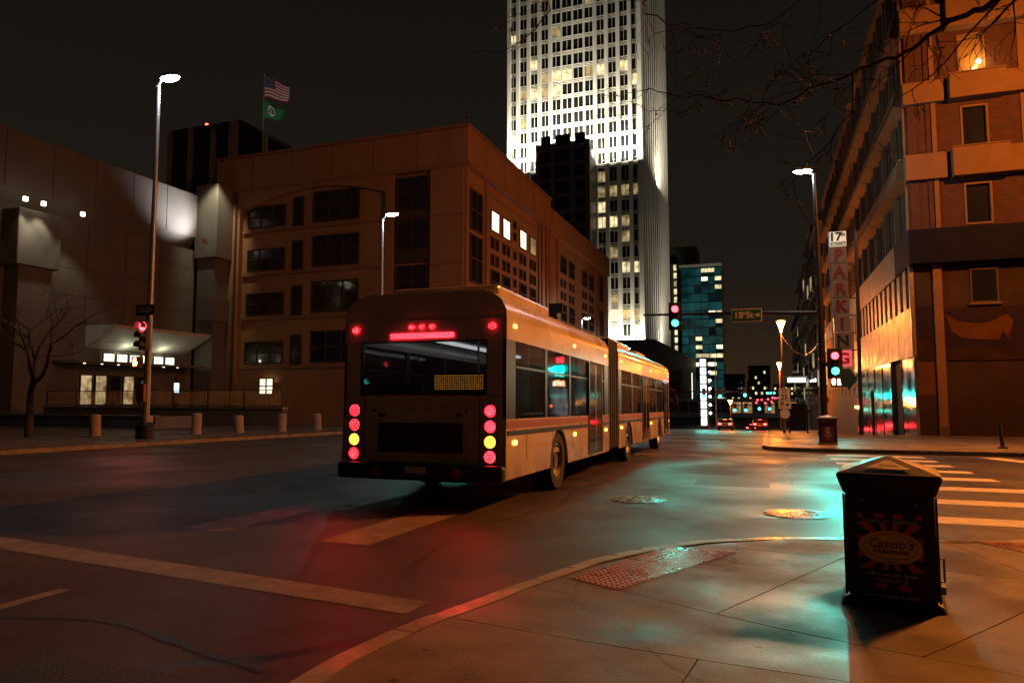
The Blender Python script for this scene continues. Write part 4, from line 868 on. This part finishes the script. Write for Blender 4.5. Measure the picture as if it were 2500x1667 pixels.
# globe lanterns with sodium light
globe = glow('sodium_globe', (1,.50,.12), 28)
for i,(x,y,z,lab) in enumerate(((1.18,60,7.45,'tall orange lantern lamp post with a hanging cable on the right pavement'),(1.5,92,5.6,'second orange lantern lamp post further along the right pavement'),(-5.0,106,1.0,'small orange lantern between the distant green signals'))):
    t = thing('lantern_post', lab, 'street lamp', (x,y,gz(y)), group='orange lantern lamps')
    MB().tube([(x,y,gz(y)+.12),(x,y,z-.8)], [.09,.055], 10).obj('pole', mat('bronze_pole',(.20,.11,.05),.5,.4), t, True)
    k = 1 if i < 2 else .7
    MB().lathe([(.06,-.85*k),(.13,-.5*k),(.27,-.12*k),(.33,0)], (x,y,z), 14).obj('lantern', globe, t, True); MB().lathe([(.38,0),(.42,.07),(.12,.2)], (x,y,z+.01), 14).obj('cap', MATS['bronze_pole'], t, True)
    lamp(t,'lantern_light','POINT',(x,y-.5,z-.3),(3000,6500,900)[i],SODIUM,.25)
cb = thing('hanging_cable', 'slack cable looping from the orange lantern to the wall', 'cable', (1.2,60,6.6))
MB().tube([(1.2+ (5.6)*u/16, 60, 6.35 - 1.6*math.sin(math.pi*min(1,u/9))*(1 if u<9 else 0) + (max(0,u-9))*.55) for u in range(0,17)], .02, 5).obj('cable', grey, cb)
# tall sodium lamp just outside the picture on the right: it lights the corner and throws the bin's shadow
t = thing('street_lamp', 'tall sodium lamp mast on the far side of the crossing beyond the right edge', 'street lamp', (13.8,26.4,gz(26)))
pole(t, 13.8, 26.4, gz(26)+.12, 16.7, .17, .09)
MB().tube([(13.8,26.4,16.6),(13.5,26.0,17.0),(13.0,25.6,17.1)], .05, 8).obj('arm', grey, t, True); hd = MB().ball((12.8,25.4,17.12),.42,.25,.11).obj('head', grey, t, True)
MB().ball((12.8,25.4,17.03),.30,.18,.09).obj('lens', glow('sodium_lens',(1,.5,.12),50), hd, True); lamp(t,'lamp_light','SPOT',(12.8,25.4,16.8),33000,SODIUM,.14,(5,13,0),120,.7); MB().ball((14.3,26.9,17.0),.36,.22,.11).obj('head', grey, t, True); lamp(t,'lamp_light','POINT',(14.3,26.6,16.75),15000,SODIUM,.14)  # second head and point light added to light the building and surroundings

# left corner: signal pole with lamp, one way sign, pedestrian hand
zl = gz(20.5)+.12
lq = thing('signal_pole', 'tall signal pole with bright lamp and one way sign at the left corner', 'traffic signal', (-22.1,20.5,zl))
pole(lq, -22.1, 20.5, zl, 13.6, .14, .07, grey); MB().lathe([(.34,0),(.34,.5),(.2,.62)], (-22.1,20.5,zl), 12).obj('pedestal', dkmetal, lq, True)
luminaire(lq, -21.4, 20.35, 13.75, 1, 260, -22.05)
ow = MB().box(-22.55,-21.65,20.28,20.31,4.55,4.95).obj('one_way_plate', sblack, lq)
MB().prism([(-22.46,4.66),(-21.96,4.66),(-21.96,4.60),(-21.72,4.75),(-21.96,4.90),(-21.96,4.84),(-22.46,4.84)],'y',20.265,20.28).obj('arrow_plate', swhite, ow); letters(ow,'lettering','ONE WAY',.125,sblack,(-22.2,20.26,4.75),depth=.006,bold=.002)
h = head3(lq, -22.0, 20.2, 3.75, lit=('r',), back=False); lamp(lq,'signal_beam','SPOT',(-22,19.8,4.1),60,RED,.15,(-15,5,0),90)
ph = MB().box(-22.55,-22.15,20.15,20.35,2.55,2.98).obj('pedestrian_head', hous, lq, bevel=.02); MB().prism([(-22.44,2.62),(-22.30,2.62),(-22.22,2.76),(-22.27,2.78),(-22.30,2.74),(-22.31,2.92),(-22.36,2.94),(-22.42,2.93),(-22.45,2.86)],'y',20.135,20.15).obj('hand_symbol', glow('ped_hand_red',(1,.20,.07),16), ph)
B(lq,'push_button_plate',mat('button_plate',(.25,.07,.03),.5),-22.3,-21.95,20.22,20.34,1.3,1.95)
# left far corner: pole with lamp and the two signals over the road
zl = gz(37)+.12
lr = thing('signal_pole', 'signal pole with a street lamp at the far left corner', 'traffic signal', (-21.7,37,zl))
pole(lr, -21.7, 37, zl, 12.3, .15, .08, grey); luminaire(lr, -21.0, 36.9, 12.45, 1, 220, -21.65)
MB().tube([(-21.7,37,5.3),(-16,36.8,5.6),(-10.5,36.6,5.75)], [.11,.09,.05], 10).obj('mast_arm', dkmetal, lr, True)
for x in (-15.7,-10.9): head3(lr, x, 36.4, 5.3, lit=('g',)); beam(lr, x, 36.3, 4.95, GREEN, 300, (-4,8,0), 40)
head3(lr, -22.4, 36.7, 2.75, lit=('g',)); head3(lr, -21.0, 36.6, 3.05, lit=('r',), back=False)
B(lr,'pedestrian_head',hous,-21.35,-20.95,36.5,36.7,1.7,2.15); MB().prism([(-21.2,1.8),(-21.08,1.8),(-21.04,2.0),(-21.12,2.08),(-21.22,2.0)],'y',36.485,36.5).obj('hand_symbol', MATS['ped_hand_red'], lr)
B(lr,'lane_sign',sblack,-11.0,-10.2,36.3,36.34,5.95,6.5)
# lamps further down the left side
for i,(x,y,z,lab) in enumerate(((-22.2,90,11.8,'street lamp rising past the second ochre block'),(-22.0,118,9.6,'street lamp in front of the colonnade'),(-21.5,150,7.4,'small far street lamp beside the colonnade columns'))):
    t = thing('street_lamp', lab, 'street lamp', (x-.5,y,gz(y)), group='street lamps along the left kerb')
    pole(t, x-.5, y, gz(y)+.12, z-.15, .11, .06); luminaire(t, x+.2, y, z, 1, 700, x-.5)
# signals far down the street
fars = [(-8.54,105,1.6,'g'),(-6.31,105,1.6,'g'),(-2.94,105,1.75,'g')] + [(x,128,z,'g') for x,z in ((-5.3,-.75),(-3.5,-.75),(-1.3,-.5),(.35,-.5))] + [(x,140,z,'r') for x,z in ((-1.95,.45),(-.4,.40),(.75,.6),(-.95,1.0),(.15,1.1),(1.45,1.3),(-1.7,.95),(.95,1.35))] + [(x,140,2.25,'g') for x in (.02,.65,1.25)]
for Y, x0, x1, z, lab in ((105,-21,-2.2,2.3,'signal gantry with three green lights at the next crossing'),(128,-8,4.5,.15,'signal gantry with four green lights in front of the footbridge'),(140,-5,5.2,2.8,'distant signal gantry crowded with red and green lights')):
    t = thing('signal_gantry', lab, 'traffic signal', (x0 if Y == 105 else x1,Y,gz(Y)))
    xp = x0 if Y == 105 else x1
    MB().tube([(xp,Y+.2,gz(Y)),(xp,Y+.2,z+.3)], .13, 8).obj('pole', dkmetal, t); MB().tube([(x0,Y+.2,z),(x1,Y+.2,z)], .08, 6).obj('mast_arm', dkmetal, t)
    for x,y,zc,c in fars:
        if y != Y: continue
        s = {105:1.25,128:1.3,140:1.0}[Y]; off = .355*s if c == 'g' else -.355*s
        hh = MB().box(x-.2*s,x+.2*s,y-.1,y+.12,zc+off-.55*s,zc+off+.55*s).obj('signal_head', hous, t) if Y != 140 else MB().box(x-.2,x+.2,y-.1,y+.1,zc-.2,zc+.2).obj('signal_head', hous, t)
        MB().ball((x,y-.14,zc),.17*s,.06,.17*s,12,6).obj('lens', {'g':lensg,'r':glow('far_red',(1,.04,.06),8)}[c], hh, True)
        if Y == 105: lamp(t,'signal_beam','SPOT',(x,y-.35,zc),600,GREEN,.15,(x*.4,40,gz(40)),60,.8)

# ------------------------------------------------------------------ flags
fp_ = thing('flagpole', 'thin flagpole on the roof behind the ochre building', 'flagpole', (-62.4,75,25))
MB().tube([(-62.4,75,20),(-62.4,75,44.6)], [.10,.05], 8).obj('pole', mat('flagpole_grey',(.4,.37,.33),.4,.4), fp_, True); MB().ball((-62.4,75,44.7),.14).obj('finial', grey, fp_, True)
def cloth(name, p, m, fn, u0,u1,v0,v1, nu=10, nv=2, off=0):
    mb = MB(); v = []; f = []
    for s in (0,1):
        for i in range(nu+1):
            for j in range(nv+1):
                x,y,z = fn(u0+(u1-u0)*i/nu, v0+(v1-v0)*j/nv); v.append((x,y+off+.02*s,z))
    w = nv+1; N = (nu+1)*w
    for i in range(nu):
        for j in range(nv): f.append((i*w+j,(i+1)*w+j,(i+1)*w+j+1,i*w+j+1)); f.append(tuple(N+q for q in (i*w+j,i*w+j+1,(i+1)*w+j+1,(i+1)*w+j)))
    return mb.add(v,f).obj(name, m, p, True)
fr = mat('flag_red',(.40,.03,.04),.8,var=.1); fw = mat('flag_white',(.72,.66,.64),.8,var=.05); fb_ = mat('flag_blue',(.03,.03,.14),.8,var=.1); fg = mat('flag_green',(.02,.19,.07),.8,var=.1)
US = lambda u,v: (-62.3+4.2*u, 75-.35*math.sin(u*7)*u, 44.4-2.1*u**1.05 - (3.0-.9*u)*v + .12*math.sin(u*6+v))
t = thing('flag', 'striped star-spangled flag flying at the top of the flagpole', 'flag', (-62.3,75,42))
for k in range(13): cloth('stripe', t, fr if k % 2 == 0 else fw, US, .40 if k < 7 else 0, 1, k/13, (k+1)/13)
cn = cloth('canton', t, fb_, US, 0, .40, 0, 7/13, 6, 4)
stp = MB()
for i in range(6):
    for j in range(5): x,y,z = US(.03+.065*i+.01*(j%2), .05+.10*j); stp.ball((x,y-.03,z),.055,.02,.055,6,4)
stp.obj('stars', fw, cn)['kind'] = 'stuff'
CT = lambda u,v: (-62.35+3.2*u, 75-.3*math.sin(u*6)*u, 41.0-1.7*u - (2.4-1.1*u)*v + .1*math.sin(u*7))
t = thing('flag', 'green city flag with a pale ring emblem below the striped flag', 'flag', (-62.3,75,39)); cloth('field', t, fg, CT, 0, 1, 0, 1, 12, 6)
rg = MB(); P = [CT(.42+.15*math.cos(2*math.pi*k/20), .48+.30*math.sin(2*math.pi*k/20)) for k in range(21)]; rg.tube([(x,y-.05,z) for x,y,z in P], .09, 6, False); rg.obj('emblem', fw, t)
a, b = CT(.36,.25), CT(.46,.74); MB().tube([(a[0],a[1]-.05,a[2]),(b[0],b[1]-.05,b[2])], .07, 6).obj('emblem', fw, t)
lamp(fp_,'flag_light','SPOT',(-63,68,27),2600,(1,.93,.9),.2,(-60.5,75,42),22)

# ------------------------------------------------------------------ vehicles
tyre = mat('tyre_rubber',(.015,.015,.015),.8,var=.1); rimm = mat('wheel_rim',(.3,.3,.3),.35,.8)
taill = glow('tail_lamp',(1,.05,.05),16)
def wheel(p, x, y, z, r, w):
    o = MB().ring([(r*.60,-w*.42),(r*.66,-w*.5),(r*.95,-w*.5),(r,-w*.38),(r,w*.38),(r*.95,w*.5),(r*.66,w*.5),(r*.60,w*.42)], (x,y,z), 26, 'x').obj('wheel', tyre, p, True)
    MB().lathe([(.04,-w*.34),(r*.22,-w*.40),(r*.26,-w*.26),(r*.50,-w*.22),(r*.57,-w*.44),(r*.61,-w*.42),(r*.61,w*.42),(r*.57,w*.44),(r*.50,w*.22),(r*.26,w*.26),(r*.22,w*.40),(.04,w*.34)], (x,y,z), 20, 'x').obj('rim', rimm, o, True)
def car(x, y, label, col, suv=False):
    z = gz(y); t = thing('parked_car' if 0 else 'car', label, 'car', (x,y,z), (math.atan2(gz(y+5)-gz(y),5),0,0), 'cars far down the street', world=False)
    m = mat('car_paint_'+col[0], col[1], .3, .3, var=.05, coat=.5); H = 1.75 if suv else 1.45; w = .92
    prof = [(0,.35),(0,.95),(.25,1.0),(.75,H-.04),(1.2,H),(2.6,H),(3.3,1.02),(4.4,.88),(4.5,.5),(4.45,.35)]
    MB().prism(prof,'x',-w,w).obj('body', m, t, bevel=.07)
    MB().prism([(.30,1.03),(.72,H-.08),(.76,H-.06),(.34,1.03)],'x',-w+.14,w-.14).obj('rear_window', darkglass, t).location.y = -.035
    for s in (-1,1):
        B(t,'side_window',darkglass,s*w-.005*s,s*(w+.012),.85,2.7,1.02,H-.14); B(t,'tail_lamp',taill,s*.62-.18,s*.62+.18,-.03,.03,.72,.90)
        for yy in (.85,3.5): wheel(t, s*(w-.08), yy, .33, .33, .22)
    B(t,'bumper',MATS['black_plastic'],-w,w,-.06,.05,.36,.55); B(t,'number_plate',swhite,-.25,.25,-.075,-.06,.58,.70); B(t,'high_brake_lamp',taill,-.2,.2,.66,.70,H-.09,H-.06)
    lamp(t,'tail_glow','SPOT',(0,-.35,.85),120,RED,.2,(0,-6,-.2),110)
car(-5.1, 93, 'small car with two bright red tail lamps at the end of the street', ('silver',(.25,.25,.26)))
car(-.95, 96, 'red car braking behind the road sign at the end of the street', ('red',(.25,.02,.015)))
car(1.0 if 0 else -2.9, 135, 'dark car over the crest of the hill', ('grey',(.08,.08,.09)))

# the bus, standing in the lane it drives along
by = 9.0; BL = 18.2; pit = math.atan2(gz(by+BL)-gz(by), BL)
bus = thing('city_bus', 'long pale articulated city bus with red tail lamps lit in the lane by the kerb', 'bus', (-4.62,by,gz(by)), (pit,0,R(.5)), world=False)
bw = mat('bus_paint',(.52,.44,.36),.30,.05,var=.14,scale=1.1,coat=.5,streak=.4,rvar=.08); bdk = mat('bus_dark_trim',(.02,.02,.022),.38,var=.15); bint = mat('bus_interior',(.30,.30,.29),.6,var=.1)
splash(bw, 1.0); busg = glass('bus_glass',(.010,.013,.015),.04,.40); HW = 1.28; amb = glow('amber_marker',(1,.40,.05),9); seam = mat('panel_seam',(.05,.045,.04),.6,var=0)
stripe = mat('bus_stripe',(.26,.09,.025),.35,var=.1)
def arch(cy, r=.56, n=9): return [(cy + r*math.cos(math.pi*(1-k/n)), .46 + r*math.sin(math.pi*(1-k/n))) for k in range(n+1)]
def section(y0, y1, axles, doors):
    low = [(y0,.40)]
    for w in axles: low += [(w-.58,.40)] + arch(w) + [(w+.58,.40)]
    side = low + [(y1,.40),(y1,1.22),(y0,1.22)]
    nwin = max(2, round((y1-y0-.8)/1.55)); st = (y1-y0-.8)/nwin
    for s in (-1,1):
        a, b = sorted((s*HW, s*(HW-.05))); MB().prism(side,'x',a,b).obj('side_panel', bw, bus)
        B(bus,'cant_rail',bw,a,b,y0+.01,y1-.01,2.32,2.62); B(bus,'rub_strip',bdk,s*HW,s*(HW+.014),y0+.05,y1-.05,1.00,1.06); B(bus,'side_stripe',stripe,s*(HW-.001),s*(HW+.004),y0+.02,y1-.02,1.09,1.20)
        k = y0+.9
        while k < y1-.3: B(bus,'panel_seam',seam,s*(HW-.001),s*(HW+.003),k-.008,k+.008,.62,.99); k += 1.35
        B(bus,'window_post',bdk,s*(HW-.05),s*(HW-.004),y0+.01,y0+.4,1.22,2.32); B(bus,'window_post',bdk,s*(HW-.05),s*(HW-.004),y1-.4,y1-.01,1.22,2.32)
        for i in range(nwin):
            w0 = y0+.4+i*st; B(bus,'window',busg,s*(HW-.03),s*(HW-.012),w0+.04,w0+st-.04,1.24,2.31); B(bus,'window_post',bdk,s*(HW-.05),s*(HW-.004),w0+st-.06,w0+st+.06,1.22,2.32); B(bus,'window_rail',bdk,s*(HW-.035),s*(HW-.008),w0+.05,w0+st-.05,1.94,1.97)
        for yy in (y0+.35,(y0+y1)/2+.3,y1-.35): B(bus,'side_marker',amb,s*HW,s*(HW+.02),yy-.06,yy+.06,.86,.92); B(bus,'roof_marker',amb,s*(HW-.02),s*(HW+.015),yy-.05,yy+.05,2.5,2.55)
        for w in axles: wheel(bus, s*(HW-.17), w, .48, .48, .28)
    for d in doors:
        B(bus,'door',mat('bus_door_glass',(.02,.022,.025),.06,var=0),HW-.002,HW+.016,d-.6,d+.6,.45,2.28); B(bus,'door_seal',bw,HW+.001,HW+.02,d-.02,d+.02,.5,2.25)
        for q in (-.6,.6): B(bus,'door_edge',bdk,HW,HW+.022,d+q-.03,d+q+.03,.45,2.28)
    roof = [(-HW,2.62),(-HW,2.72),(-HW+.08,2.88),(-HW+.20,2.97),(-HW+.40,3.02),(HW-.40,3.02),(HW-.20,2.97),(HW-.08,2.88),(HW,2.72),(HW,2.62)]
    MB().prism(roof,'y',y0,y1).obj('roof', bw, bus, True)
    B(bus,'cabin_floor',bint,-HW+.06,HW-.06,y0+.1,y1-.05,.62,.70); B(bus,'cabin_ceiling',bint,-HW+.06,HW-.06,y0+.1,y1-.05,2.56,2.61)
    for s in (-1,1): B(bus,'light_tube',glow('cabin_tube',(.9,.95,1),2.6),s*.72-.05,s*.72+.05,y0+.6,y1-.5,2.50,2.55)
    k = y0+.8
    while k < y1-1.2:
        for s in (-1,1): MB().prism([(k,.7),(k+.45,.7),(k+.45,1.12),(k+.12,1.16),(k,1.75),(k-.08,1.75)],'x',*sorted((s*.35,s*1.18))).obj('seat', mat('seat_blue',(.03,.05,.10),.7), bus, bevel=.03)
        MB().tube([(.3,k+.6,.7),(.3,k+.6,2.56)], .018, 6).obj('grab_pole', mat('amber_pole',(.5,.35,.05),.4), bus); k += 1.3
section(0.0, 6.9, (2.7,), (5.5,)); section(8.1, BL, (9.5,15.4), (12.4,17.2))
for k in range(10):
    g = .0 if k % 2 else .07; MB().box(-HW+.02+g,HW-.02-g,6.9+k*.12,6.9+(k+1)*.12,.45,2.97-g).obj('bellows_fold', mat('bellows_rubber',(.03,.03,.03),.8,var=.2), bus)
for y0, y1, h in ((.7,3.4,.20),(9.0,11.8,.18),(13.2,15.0,.14)): MB().box(-.9,.9,y0,y1,3.0,3.02+h).obj('roof_unit', bw, bus, bevel=.06)
# tail
MB().box(-HW+.05,HW-.05,-.02,.10,.40,1.55).obj('tail_panel', bw, bus, bevel=.03); B(bus,'tail_post',bw,-HW+.05,-HW+.28,-.01,.10,1.55,2.62); B(bus,'tail_post',bw,HW-.28,HW-.05,-.01,.10,1.55,2.62); B(bus,'tail_head',bw,-HW+.28,HW-.28,-.012,.10,2.32,2.62)
B(bus,'rear_window',busg,-HW+.28,HW-.28,.02,.05,1.55,2.32); bars(-HW+.26,HW-.26,.0,.06,1.53,2.34,'y',.035).obj('window_seal', bdk, bus)
MB().box(-.78,.78,-.045,-.02,.68,1.36).obj('engine_door', bw, bus, bevel=.02); MB().box(-.66,.66,-.05,-.043,.74,1.16).obj('grille_back', bdk, bus)
for k in range(9): 
    o = MB().box(-.64,.64,-.012,.0,-.022,.022).obj('grille_slat', mat('grille_grey',(.10,.095,.09),.45,.4), bus); o.location = (0,-.052,.78+k*.043); o.rotation_euler = (R(35),0,0)
for sx in (-.6,.6): MB().box(sx-.05,sx+.05,-.062,-.045,1.24,1.29).obj('door_latch', bdk, bus, bevel=.008); MB().lathe([(.02,0),(.02,-.03)], (sx*1.2,-.04,1.33), 8, 'y').obj('hinge', bdk, bus)
MB().box(-HW,HW,-.14,.06,.36,.60).obj('bumper', bdk, bus, bevel=.05); B(bus,'number_plate',swhite,-.16,.16,-.16,-.14,.46,.56)
for x in (-.9,.9): B(bus,'tail_seam',seam,x-.006,x+.006,-.026,-.018,.62,1.53)
rl = ledlens('bus_red_lamp',(1,.02,.03),16)
for s in (-1,1):
    for z, m in ((1.33,rl),(1.12,rl),(.91,glow('bus_amber_lamp',(1,.45,.05),2.5)),(.71,rl)):
        MB().lathe([(.105,.01),(.105,-.018),(.088,-.024),(.086,.01)], (s*1.06,-.02,z), 18, 'y').obj('lamp_bezel', bdk, bus, True); MB().lathe([(.085,0),(.083,-.018),(.05,-.032)], (s*1.06,-.02,z), 16, 'y').obj('tail_lamp', m, bus, True)
    MB().ball((s*1.08,-.03,2.50),.06,.03,.045,10,6).obj('upper_lamp', rl, bus, True); MB().lathe([(.07,0),(.07,-.02)], (s*.62,-.16,.48), 12, 'y').obj('reflector', mat('reflector_red',(.35,.02,.02),.2,var=0), bus)
for x in (-.16,0,.16): MB().ball((x,-.03,2.52),.05,.03,.035,10,6).obj('upper_lamp', rl, bus, True)
MB().box(-.5,.5,-.03,-.012,2.36,2.43).obj('brake_bar', rl, bus)
sg = MB().box(.12,.98,.055,.10,1.58,1.86).obj('route_sign', bdk, bus); led = MB(); rr = random.Random(5)
for i in range(26):
    for j in range(7):
        if (i+j) % 1 == 0: led.box(.18+i*.029,.192+i*.029,.05,.056,1.63+j*.031,1.642+j*.031)
led.obj('led_dots', glow('led_amber',(1,.40,.05),2.2), sg)['kind'] = 'stuff'
lamp(bus,'tail_beam','SPOT',(-.95,-.3,1.1),38,RED,.12,(-2.6,-7,0),120,.7); lamp(bus,'tail_beam','SPOT',(.95,-.3,1.1),38,RED,.12,(-.8,-7,0),120,.7)
B(bus,'nose_panel',bw,-HW+.02,HW-.02,BL-.05,BL+.06,.4,1.15); B(bus,'windscreen',busg,-HW+.06,HW-.06,BL-.02,BL+.02,1.15,2.45); B(bus,'nose_head',bw,-HW+.02,HW-.02,BL-.05,BL+.05,2.45,2.62)
MB().tube([(HW,BL-.1,2.1),(HW+.22,BL+.2,2.0),(HW+.22,BL+.2,1.8)], .02, 6).obj('mirror_arm', bdk, bus); MB().box(HW+.14,HW+.30,BL+.16,BL+.24,1.5,1.85).obj('mirror', bdk, bus, bevel=.02)

# ------------------------------------------------------------------ trees
bark = mat('bark',(.055,.038,.026),.85,var=.3,scale=9,bump=.6,bscale=40)
def grow(mb, p, d, L, r, depth, rn, droop=0, spread=.6):
    pts = [p]; rad = [r]; n = 4; q = p.copy(); dd = d.normalized()
    for i in range(n):
        dd = (dd + Vector((rn.gauss(0,.16),rn.gauss(0,.16),rn.gauss(0,.13)-droop))).normalized(); q = q + dd*L/n; pts.append(q.copy()); rad.append(max(.0035, r*(1-.42*(i+1)/n)))
    mb.tube(pts, rad, 6 if r > .02 else 4)
    if depth > 0:
        for i in range(rn.choice((2,3,3))):
            k = rn.choice((2,3,4)); a = (dd + Vector((rn.gauss(0,spread),rn.gauss(0,spread),rn.gauss(.1,spread*.8)))).normalized()
            grow(mb, pts[k], a, L*rn.uniform(.55,.8), rad[k]*.68, depth-1, rn, droop, spread)
# small bare tree on the plaza
zt = gz(19.5)+.12; rn = random.Random(3)
lt = thing('bare_tree', 'bare young tree with forked trunk on the plaza at the far left', 'tree', (-26.9,19.5,zt))
tb_ = MB().tube([(-26.9,19.5,zt),(-26.9,19.5,zt+1.7),(-26.75,19.5,zt+2.3)], [.15,.11,.10], 10).obj('trunk', bark, lt, True)
for i, d in enumerate(((-.35,0,1),(.55,.1,1),(-.75,.2,1),(.2,-.2,1))):
    mb = MB(); grow(mb, Vector((-26.78,19.5,zt+1.9+.12*i)), Vector(d), 2.3, .075, 4, rn); mb.obj('limb', bark, lt, True)
# big bare street tree at the right: only its branches reach into the picture
bt = thing('bare_tree', 'bare street tree whose branches reach over the picture from the upper right', 'tree', (5.4,8.0,zpave(5.4,8.0)))
MB().tube([(5.4,8.0,zpave(5.4,8)-.05),(5.35,8.05,1.8),(5.2,8.1,3.6),(4.9,8.3,4.9)], [.26,.20,.17,.15], 14).obj('trunk', bark, bt, True)
limbs = [[(4.9,8.3,4.9),(4.0,8.7,5.75),(3.09,9,6.09),(2.55,9,5.87),(2.19,9,5.76),(1.93,9,5.66),(1.6,9,5.43),(1.32,9,5.37),(1.04,9,5.29),(.58,9,5.13),(.22,9,5.03),(-.27,9,5.14),(-.74,9,5.27),(-1.18,9,5.39),(-1.44,9,5.45)],
         [(4.9,8.3,4.9),(3.9,8.6,6.2),(2.64,9,7.01),(.86,9,7.68),(-1.26,9,7.38),(-2.64,9,7.18),(-2.72,9,6.76),(-2.99,9,6.46),(-3.28,9,6.35),(-3.88,9,6.34)],
         [(-1.26,9,7.38),(-1.33,9,6.67),(-1.42,9,6.51),(-.94,9,6.24),(-.46,9,6.09),(.11,9,6.04),(.62,9,6.39)],
         [(1.04,9,5.29),(1.05,9,4.85),(.76,9,4.47),(.56,9,4.28),(.26,9,3.93)],
         [(3.6,8.85,5.95),(2.8,9.2,6.6),(2.0,9.3,6.55),(1.3,9.4,6.3),(.7,9.5,5.9),(.3,9.5,5.6)],
         [(2.55,9,5.87),(2.0,8.9,5.2),(1.5,8.9,4.85),(1.25,8.9,4.4)]]
lrad = [(.095,.006),(.07,.005),(.013,.005),(.016,.004),(.035,.005),(.014,.004)]
rn = random.Random(11)
for i, (L, (ra, rb)) in enumerate(zip(limbs, lrad)):
    mb = MB(); P = []
    for a, b in zip(L, L[1:]):
        a, b = Vector(a), Vector(b)
        for k in range(3): P.append(a.lerp(b, k/3) + Vector((rn.gauss(0,.018),rn.gauss(0,.05),rn.gauss(0,.018))))
    P.append(Vector(L[-1])); n = len(P); rad = [ra*(rb/ra)**((k/(n-1))**.75) for k in range(n)]
    mb.tube(P, rad, 8)
    o = mb.obj('limb', bark, bt, True)
    tw_ = MB()
    for k in range(4, n, 1):
        if rn.random() < (.75 if i in (0,4) else .4):
            d = (P[k]-P[k-1]).normalized(); dv = (d*.6 + Vector((rn.gauss(-.1,.5),rn.gauss(0,.4),rn.gauss(.05,.55)))).normalized()
            grow(tw_, P[k], dv, rn.uniform(.25,.6), max(.005,rad[k]*.38), 2 if i not in (0,4) else 3, rn, .05, .55)
    if tw_.v: tw_.obj('twigs', bark, o, True)['kind'] = 'stuff'
